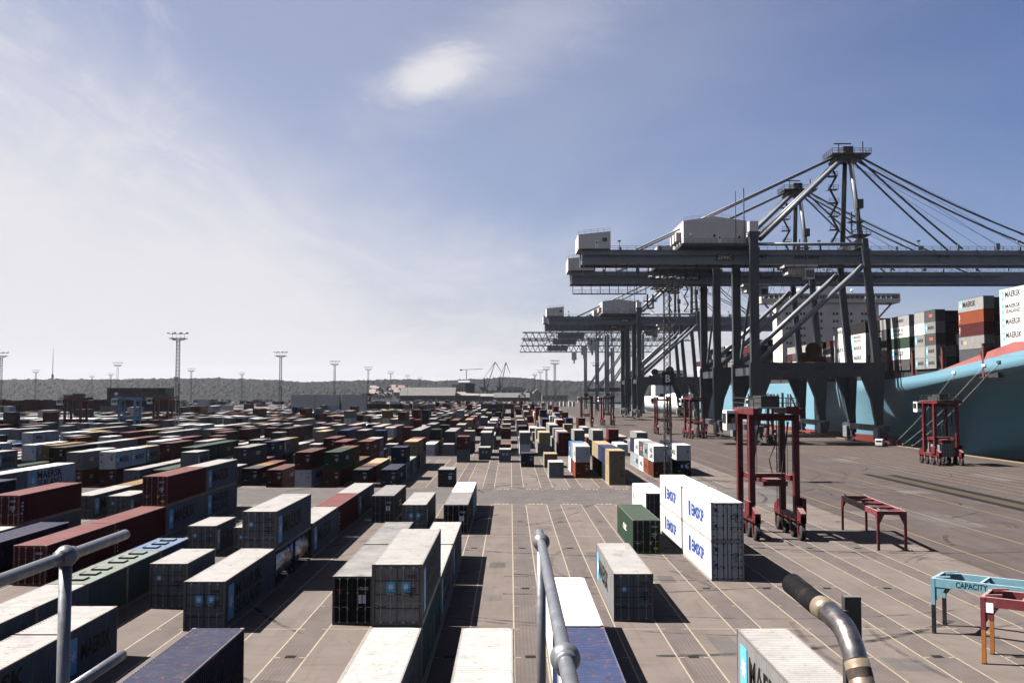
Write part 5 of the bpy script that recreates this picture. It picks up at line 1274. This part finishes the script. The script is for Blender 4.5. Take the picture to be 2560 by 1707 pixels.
def make_truck(label, loc, rz, box):
    t = thing('truck', label, 'truck', loc, rz, 'white cabbed trucks in the yard')
    b = MB(); b.prism([(5.0, .6), (7.1, .6), (7.15, 1.7), (6.9, 3.4), (5.2, 3.6), (5.0, 3.5)], 1, -1.22, 1.22); c = put('cab', b, M_WHITE, t)
    b = MB(); b.prism([(7.16, 1.85), (6.95, 3.2), (6.99, 3.2), (7.2, 1.85)], 1, -1.1, 1.1); put('windscreen', b, M_GLASS, c)
    for s in (-1, 1):
        b = MB(); b.box(5.6, 6.8, s * 1.225 - .01, s * 1.225 + .01, 1.9, 2.9); put('side_window', b, M_GLASS, c)
        for x in (6.3, 3.9, -4.8, -6.1, -7.4):
            b = MB(); b.tube([(x, s * .85, .52), (x, s * 1.2, .52)], .52, 14); w = put('wheel', b, M_TYRE, t)
            b = MB(); b.tube([(x, s * 1.0, .52), (x, s * 1.21, .52)], .26, 10); put('rim', b, M_WHITE, w)
    b = MB(); b.box(-8.2, 4.9, -.5, .5, .75, 1.15); put('chassis', b, M_DARKST, t)
    if box:
        b = MB(); b.box(-8.1, 4.2, -1.22, 1.22, 1.16, 3.9); b.box(-8.1, 4.2, -1.24, 1.24, 1.16, 1.3); put('cargo_box', b, box, t)
    return t
tr = make_truck('white truck with a long dark trailer under the blue carrier', (at(310, 318), 318, 0), R(180), CM['dgrey'])
make_truck('white truck alone on the yard road', (at(727, 300), 300, 0), R(180 + 55), CM['white'])
t = thing('tug_boat', 'small dark tug seen between the crane legs', 'boat', (110, 618, -2.6))
b = MB(); b.prism([(-14, 0), (-15, 4.4), (14, 4.4), (17, 5.6), (14, 0)], 0, -4.6, 4.6); put('hull', b, CM['dark'], t)
b = MB(); b.box(-3, 3, -3, 6, 4.41, 8); b.box(-2.4, 2.4, 1, 5, 8.01, 10.5); put('wheelhouse', b, M_WHITE, t)
b = MB(); b.box(-2.2, 2.2, .93, .99, 8.7, 10); put('window', b, M_GLASS, t)
b = MB(); b.tube([(0, -1.5, 8), (0, -1.5, 11)], .5, 10); put('funnel', b, CM['rust'], t)
t = thing('white_vessel', 'white rounded vessel bow behind the third crane', 'ship', (124, 690, -2.6))
b = MB()
for s in (0,):
    secs = [(0, .5, 17), (8, 9, 16), (18, 13.5, 15), (30, 15, 14), (120, 15, 13.5)]
    n = len(b.v)
    for y, hb, zt_ in secs: b.v += [(-hb, y, zt_), (-hb * .92, y, zt_ * .5), (-hb * .6, y, 0), (hb * .6, y, 0), (hb * .92, y, zt_ * .5), (hb, y, zt_)]
    for a in range(4):
        for i in range(5): p = n + a * 6 + i; b.f.append((p, p + 6, p + 7, p + 1)); b.m.append(0)
        b.f.append((n + a * 6, n + a * 6 + 5, n + a * 6 + 11, n + a * 6 + 6)); b.m.append(0)
put('hull', b.mesh('hull', True), M_WHITE, t)
b = MB(); b.box(-12, 12, 60, 80, 13.6, 34); put('superstructure', b, M_WHITE, t)
b = MB(); b.box(-11, 11, 59.9, 59.98, 30, 31.4); put('bridge_window', b, M_GLASS, t)

# ------------------------------------------------------------------ hills, woods and far buildings
RIDGE = [(-1600, 36), (-1276, 36), (-1000, 37), (-730, 40), (-560, 33), (-520, 29), (-340, 35), (-240, 37), (-190, 32), (-110, 36), (0, 42), (60, 38), (100, 34), (250, 33), (420, 38), (700, 34), (1284, 36), (1800, 30)]
def terrain(x, y):
    u = x / max(y, 1) * 2420; r = lerp_tab(RIDGE, u); start = 1460 if x < 70 else 2420
    t = min(1, max(0, (y - start) / (2620 - start)))
    return (r + 12) * (t * t * (3 - 2 * t)) * (1 if y < 2700 else max(.2, 1 - (y - 2700) / 2600)) - .4
from mathutils import noise as mnoise
def forest():
    b = MB(); NX = 760; ys = [1470 + i * 22 for i in range(14)] + [1778 + i * 26 for i in range(38)] + [2780 + i * 90 for i in range(10)]
    for y in ys:
        for i in range(NX + 1):
            u = -1560 + 3300 * i / NX; x = u / 2420 * y
            z = terrain(x, y)
            if z > .5: z += (mnoise.noise((x * .035, y * .03, 0)) * 4 + mnoise.noise((x * .11, y * .09, 3)) * 4.2 + random.uniform(-1.1, 1.1)) * min(1, z / 8)
            b.v.append((x, y, z))
    for j in range(len(ys) - 1):
        for i in range(NX): p = j * (NX + 1) + i; b.f.append((p, p + 1, p + NX + 2, p + NX + 1)); b.m.append(0)
    m = bpy.data.materials.new('forest_canopy'); m.use_nodes = True; N = m.node_tree.nodes; L = m.node_tree.links; p = N['Principled BSDF']; p.inputs['Roughness'].default_value = .9; p.inputs['Specular IOR Level'].default_value = .1
    ge = N.new('ShaderNodeNewGeometry'); n = N.new('ShaderNodeTexNoise'); n.inputs['Scale'].default_value = .05; n.inputs['Detail'].default_value = 6; n.inputs['Roughness'].default_value = .7; L.new(ge.outputs['Position'], n.inputs['Vector'])
    mx = N.new('ShaderNodeValToRGB'); mx.color_ramp.elements[0].position = .3; mx.color_ramp.elements[0].color = (.0020, .0024, .0027, 1); mx.color_ramp.elements[1].position = .75; mx.color_ramp.elements[1].color = (.0085, .0095, .0092, 1)
    L.new(n.outputs[0], mx.inputs[0]); L.new(mx.outputs[0], p.inputs['Base Color'])
    o = put('forest', b, m, kind='stuff'); tag(o, 'long wooded ridge along the horizon', 'forest')
forest()
M_CONC = paint('concrete_dark', (.028, .028, .03), rough=.8, dust_and_sun=.1, grime=.3, scale=.3); M_BRICK = paint('roof_brown', (.045, .034, .03), rough=.8, grime=.3, scale=.3)
M_HWALL = paint('house_wall', (.34, .32, .30), rough=.8, grime=.15, scale=.3); M_HROOF = paint('house_roof', (.20, .12, .10), rough=.8, scale=.3); M_HROOF2 = paint('house_roof_grey', (.16, .16, .17), rough=.7, scale=.3)
def shed(name, label, x, D, w, dep, h, rh, wall, roof, cat='building', base=0, openings=0, rz=0, group=None):
    t = thing(name, label, cat, (x, D, base), rz, group)
    b = MB(); b.box(0, w, 0, dep, -1, h); wl = put('wall', b, wall, t)
    if rh: b = MB(); b.prism([(-.4, h + .004), (w + .4, h + .004), (w * .5, h + rh)], 1, -.4, dep + .4) if w < dep * 1.2 else b.prism([(-.4, h + .004), (dep + .4, h + .004), (dep * .5, h + rh)], 0, -.4, w + .4); put('roof', b, roof, t)
    else: b = MB(); b.box(-.3, w + .3, -.3, dep + .3, h + .003, h + .6); put('roof', b, roof, t)
    for i in range(openings):
        ww = w / openings; b = MB(); b.box(i * ww + ww * .2, (i + 1) * ww - ww * .2, -.12, -.01, h * .35, h * .8); put('window', b, M_GLASS, wl)
    return t
gb = shed('gate_building', 'long dark concrete gate building at the left yard end', at(270, 520), 520, 31, 14, 16, 0, M_CONC, M_CONC, openings=0)
for x0, x1 in ((8.5, 13.5), (15, 20.5), (22, 26.5)):
    b = MB(); b.box(x0, x1, -.14, -.01, 10.5, 14.6); put('opening', b, M_BLACK, gb)
b = MB(); b.box(13, 22, -.5, -.15, 8.6, 10.4); put('sign_board', b, M_HWALL, gb)
b = MB(); b.box(4, 5.8, -.12, -.01, 12.6, 14.2); put('sign_board', b, M_WHITE, gb)
shed('storage_shed', 'big dark gabled shed behind the far containers', at(1000, 1060), 1060, 60, 40, 11, 9, M_CONC, M_CONC)
shed('storage_shed', 'long brown roofed shed right of the dark one', at(1095, 1080), 1080, 46, 30, 11, 4, M_BRICK, M_BRICK)
shed('silo_tower', 'square dark silo tower between sheds', at(1164, 1090), 1090, 10, 12, 24, 0, M_CONC, M_CONC)
shed('storage_shed', 'low brown shed right of the silo tower', at(1192, 1120), 1120, 46, 24, 10, 3, M_BRICK, M_BRICK)
shed('conveyor_shed', 'dark low shed with sloping roof near the harbour cranes', at(1235, 1040), 1040, 38, 20, 9, 5, M_CONC, M_CONC)
for i, (px, w, h, D) in enumerate(((1128, 14, 26, 1500), (1146, 17, 30, 1500), (1256, 30, 22, 1480), (1290, 20, 20, 1500), (1215, 20, 17, 1490))):
    shed('apartment_block', ('pale apartment block left of the white one', 'white apartment block with rounded gable behind the silo', 'wide pale block right of the harbour cranes', 'small pale block near the twin gables', 'low pale block below the harbour cranes')[i], at(px, D), D, w, 12, h, 3 if i == 1 else 0, M_HWALL, M_HROOF2, openings=4)
for i, px in enumerate((1310, 1332)): shed('gable_warehouse', ('left one of the twin pale gabled warehouses', 'right one of the twin pale gabled warehouses')[i], at(px, 1300), 1300, 11, 30, 13, 6, M_HWALL, M_HWALL)
shed('quay_warehouse', 'white low warehouse beside the far water', at(1355, 1500), 1500, 40, 14, 10, 0, M_HWALL, M_HWALL, openings=6)
hr = random.Random(4)
HP = sorted(hr.uniform(915, 1010) for _ in range(34))
for i in range(34):
    px = HP[i]; D = hr.uniform(1640, 1990); x = at(px, D); w = hr.uniform(9, 14)
    rf = hr.choice((0, 1, 0)); shed('house', f"{ordinal(i + 1)} house from the left among the hillside houses, {('red', 'grey')[rf]} roof", x, D, w, hr.uniform(8, 12), hr.uniform(5, 7.5), hr.uniform(3.5, 5), M_HWALL, (M_HROOF, M_HROOF2)[rf], 'house', terrain(x, D), group='houses on the wooded hillside', openings=2)
def harbour_crane(label, x, D, s=1):
    t = thing('harbour_crane', label, 'crane', (x, D, 0), 0, 'luffing harbour cranes in the distance')
    b = MB()
    for sx in (-5, 5):
        for sy in (-5, 5): b.bar((sx, sy, 0), (sx * .5, sy * .5, 16), 1.4, 1.4)
    put('portal', b, M_CRANED, t)
    b = MB(); b.box(-4, 4, -3, 3, 16, 18); b.bar((0, 0, 18), (-1.5 * s, 0, 34), 3, 3, 1.4, 1.4); b.box(-7 * s if s > 0 else 0, 0 if s > 0 else 7, -2.5, 2.5, 18, 22); put('turntable_house', b, M_CRANED, t)
    b = MB(); b.bar((2 * s, 0, 20), (13 * s, 0, 54), 1.4, 1.4, .7, .7); b.bar((-1.5 * s, 0, 34), (13 * s, 0, 54), .5, .5); b.bar((13 * s, 0, 55), (23 * s, 0, 40), 1.0, 1.0, .5, .5); b.bar((13 * s, 0, 55), (6 * s, 0, 44), .5, .5); put('jib', b, M_CRANE, t)
    return t
harbour_crane('left grey luffing harbour crane on the skyline', at(1213, 1290), 1290); harbour_crane('right grey luffing harbour crane on the skyline', at(1250, 1310), 1310, .6)
t = thing('tower_crane', 'thin red tower crane over the far trees', 'crane', (at(1166, 2000), 2000, 6)); b = MB(); b.bar((0, 0, 0), (0, 0, 56), 1.3, 1.3); put('mast', b, M_RED, t)
b = MB(); b.bar((-12, 0, 55), (34, 0, 57.5), .9, .9); b.box(-13, -9, -1, 1, 53.5, 56.5); put('jib', b, M_RED, t)
t = thing('broadcast_mast', 'slender broadcast mast rising from the left ridge', 'mast', (at(133, 2650), 2650, 38)); b = MB(); b.bar((0, 0, 0), (0, 0, 26), 4.5, 4.5); put('base_tower', b, M_CRANE, t)
b = MB(); b.bar((0, 0, 26), (0, 0, 98), 1.4, 1.4, .6, .6); put('antenna', b, M_CRANEL, t)

# ------------------------------------------------------------------ foreground: handrails and exhaust of the carrier underfoot
FX1, FZ1 = .145, 13.30
hr1 = thing('handrail', 'grey tube handrail with ball joints in the middle foreground', 'handrail', (FX1, 4.6, 12.2))
b = MB(); b.tube([(0, y, 1.10) for y in (.30, .29, -2.2, -4.4)], [.018, .0215, .0215, .0215], 16); put('top_rail', b.mesh('rail', True), M_GALV, hr1)
for y in (0.0, -2.0, -4.0):
    b = MB(); b.sphere((0, y, 1.10), .041, 18, 12); b.tube([(0, y - .055, 1.10), (0, y - .045, 1.10), (0, y + .045, 1.10), (0, y + .055, 1.10)], [.028, .031, .031, .028], 16); put('ball_joint', b.mesh('ball', True), M_GALV, hr1)
    b = MB(); b.tube([(0, y, 0), (0, y, 1.08)], .0215, 16); put('post', b.mesh('post', True), M_GALV, hr1)
hr2 = thing('handrail', 'dark grey tube handrail with one ball joint at the left edge', 'handrail', (-1.635, 3.6, 12.2))
b = MB(); b.tube([(0, y, 1.20) for y in (.56, .55, -2.2, -4.4)], [.018, .0215, .0215, .0215], 16); put('top_rail', b.mesh('rail', True), M_GALV, hr2)
b = MB(); b.tube([(0, y, .70) for y in (.55, .54, .02)], [.018, .0215, .0215], 16); put('middle_rail', b.mesh('rail', True), M_GALV, hr2)
b = MB(); b.sphere((0, 0, 1.20), .041, 18, 12); b.tube([(0, -.055, 1.20), (0, .055, 1.20)], .030, 16); put('ball_joint', b.mesh('ball', True), M_GALV, hr2)
b = MB(); b.tube([(0, 0, 0), (0, 0, 1.18)], .0225, 16); put('post', b.mesh('post', True), M_GALV, hr2)
b = MB(); b.box(-1.9, 1.9, -1.6, 4.75, 12.05, 12.19); put('walkway_deck', b, M_DARKST, kind='structure')
def ray(px, py, d): return Vector(((px - 1276) / 2420 * d, d, HC - (py - 981.4) / 2420 * d))
def spline(pts, n=8):
    out = []
    for i in range(len(pts) - 1):
        p0, p1, p2, p3 = pts[max(i - 1, 0)], pts[i], pts[i + 1], pts[min(i + 2, len(pts) - 1)]
        for k in range(n):
            t = k / n; out.append(.5 * ((2 * p1) + (p2 - p0) * t + (2 * p0 - 5 * p1 + 4 * p2 - p3) * t * t + (3 * p1 - p0 - 3 * p2 + p3) * t ** 3))
    return out + [pts[-1]]
ex = thing('exhaust_pipe', 'bent steel exhaust pipe with black tip in the foreground', 'exhaust pipe', (1.2, 3.5, 12.2))
O = Vector((1.2, 3.5, 12.2))
A = [ray(1972, 1452, 4.5), ray(2040, 1507, 4.2)]; Bp = [ray(2040, 1507, 4.2), ray(2062, 1522, 4.12)]
Cp = [ray(2062, 1522, 4.12), ray(2096, 1556, 3.98), ray(2116, 1600, 3.9), ray(2128, 1640, 3.86)]; Dp = [ray(2128, 1640, 3.86), ray(2146, 1715, 3.8), ray(2166, 1800, 3.75)]
M_TIP = paint('burnt_black_pipe', (.007, .0065, .007), rough=.8, spec=.06, dust_and_sun=.0, grime=.4, scale=5); M_STEEL = paint('polished_pipe_steel', (.20, .185, .18), rough=.27, metal=.95, dust_and_sun=0, grime=.35, rust=.25, scale=4); M_BURN = paint('heat_stained_steel', (.20, .16, .12), rough=.4, metal=.6, dust_and_sun=0, grime=.5, rust=.9, scale=4)
d_ = (A[0] - A[1]).normalized()
b = MB(); b.tube([A[0] - O - d_ * .02, A[0] - O, A[1] - O], [.041, .048, .048], 28, False); b.tube([A[0] - O, A[0] - O - d_ * .2], [.043, .040], 28); put('black_tip', b.mesh('tip', True), M_TIP, ex)
b = MB(); b.tube([p - O for p in Bp], .0475, 28); put('clamp', b.mesh('clamp', True), M_BURN, ex)
b = MB(); b.tube([p - O for p in spline(Cp)], .046, 32); put('bend', b.mesh('bend', True), M_STEEL, ex)
b = MB(); b.tube([p - O for p in Dp] + [Vector((Dp[2].x - O.x + .02, Dp[2].y - O.y - .03, 0))], .048, 28); put('stained_sleeve', b.mesh('sleeve', True), M_BURN, ex)
b = MB(); q0, q1 = Dp[0].lerp(Dp[1], .28) - O, Dp[0].lerp(Dp[1], .60) - O; b.tube([q0, q1], .0486, 28, False); put('burnt_band', b.mesh('band', True), paint('burnt_band', (.03, .016, .012), rough=.8, dust_and_sun=0, rust=.8, scale=5), ex)
p = ray(2118, 1500, 4.15) - O; b = MB(); b.box(p.x - .035, p.x + .035, p.y - .02, p.y + .02, p.z - .20, p.z + .03); b.bar(p + Vector((0, 0, -.06)), ray(2080, 1535, 4.1) - O, .02, .06); b.box(p.x - .035, p.x + .035, p.y - .02, p.y + .02, 0, p.z - .2); put('bracket', b, M_DARKST, ex)

# ------------------------------------------------------------------ sea haze over the whole harbour
b = MB(); b.box(-4600, 4600, -420, 6600, -7.5, 175)
mh_ = bpy.data.materials.new('haze_air'); mh_.use_nodes = True; nt_ = mh_.node_tree; nt_.nodes.remove(nt_.nodes['Principled BSDF'])
pv = nt_.nodes.new('ShaderNodeVolumePrincipled'); pv.inputs['Color'].default_value = (.80, .84, .95, 1); pv.inputs['Density'].default_value = .000016; pv.inputs['Anisotropy'].default_value = .1
nt_.links.new(pv.outputs[0], nt_.nodes['Material Output'].inputs['Volume'])
hz = put('haze', b, mh_, kind='stuff')
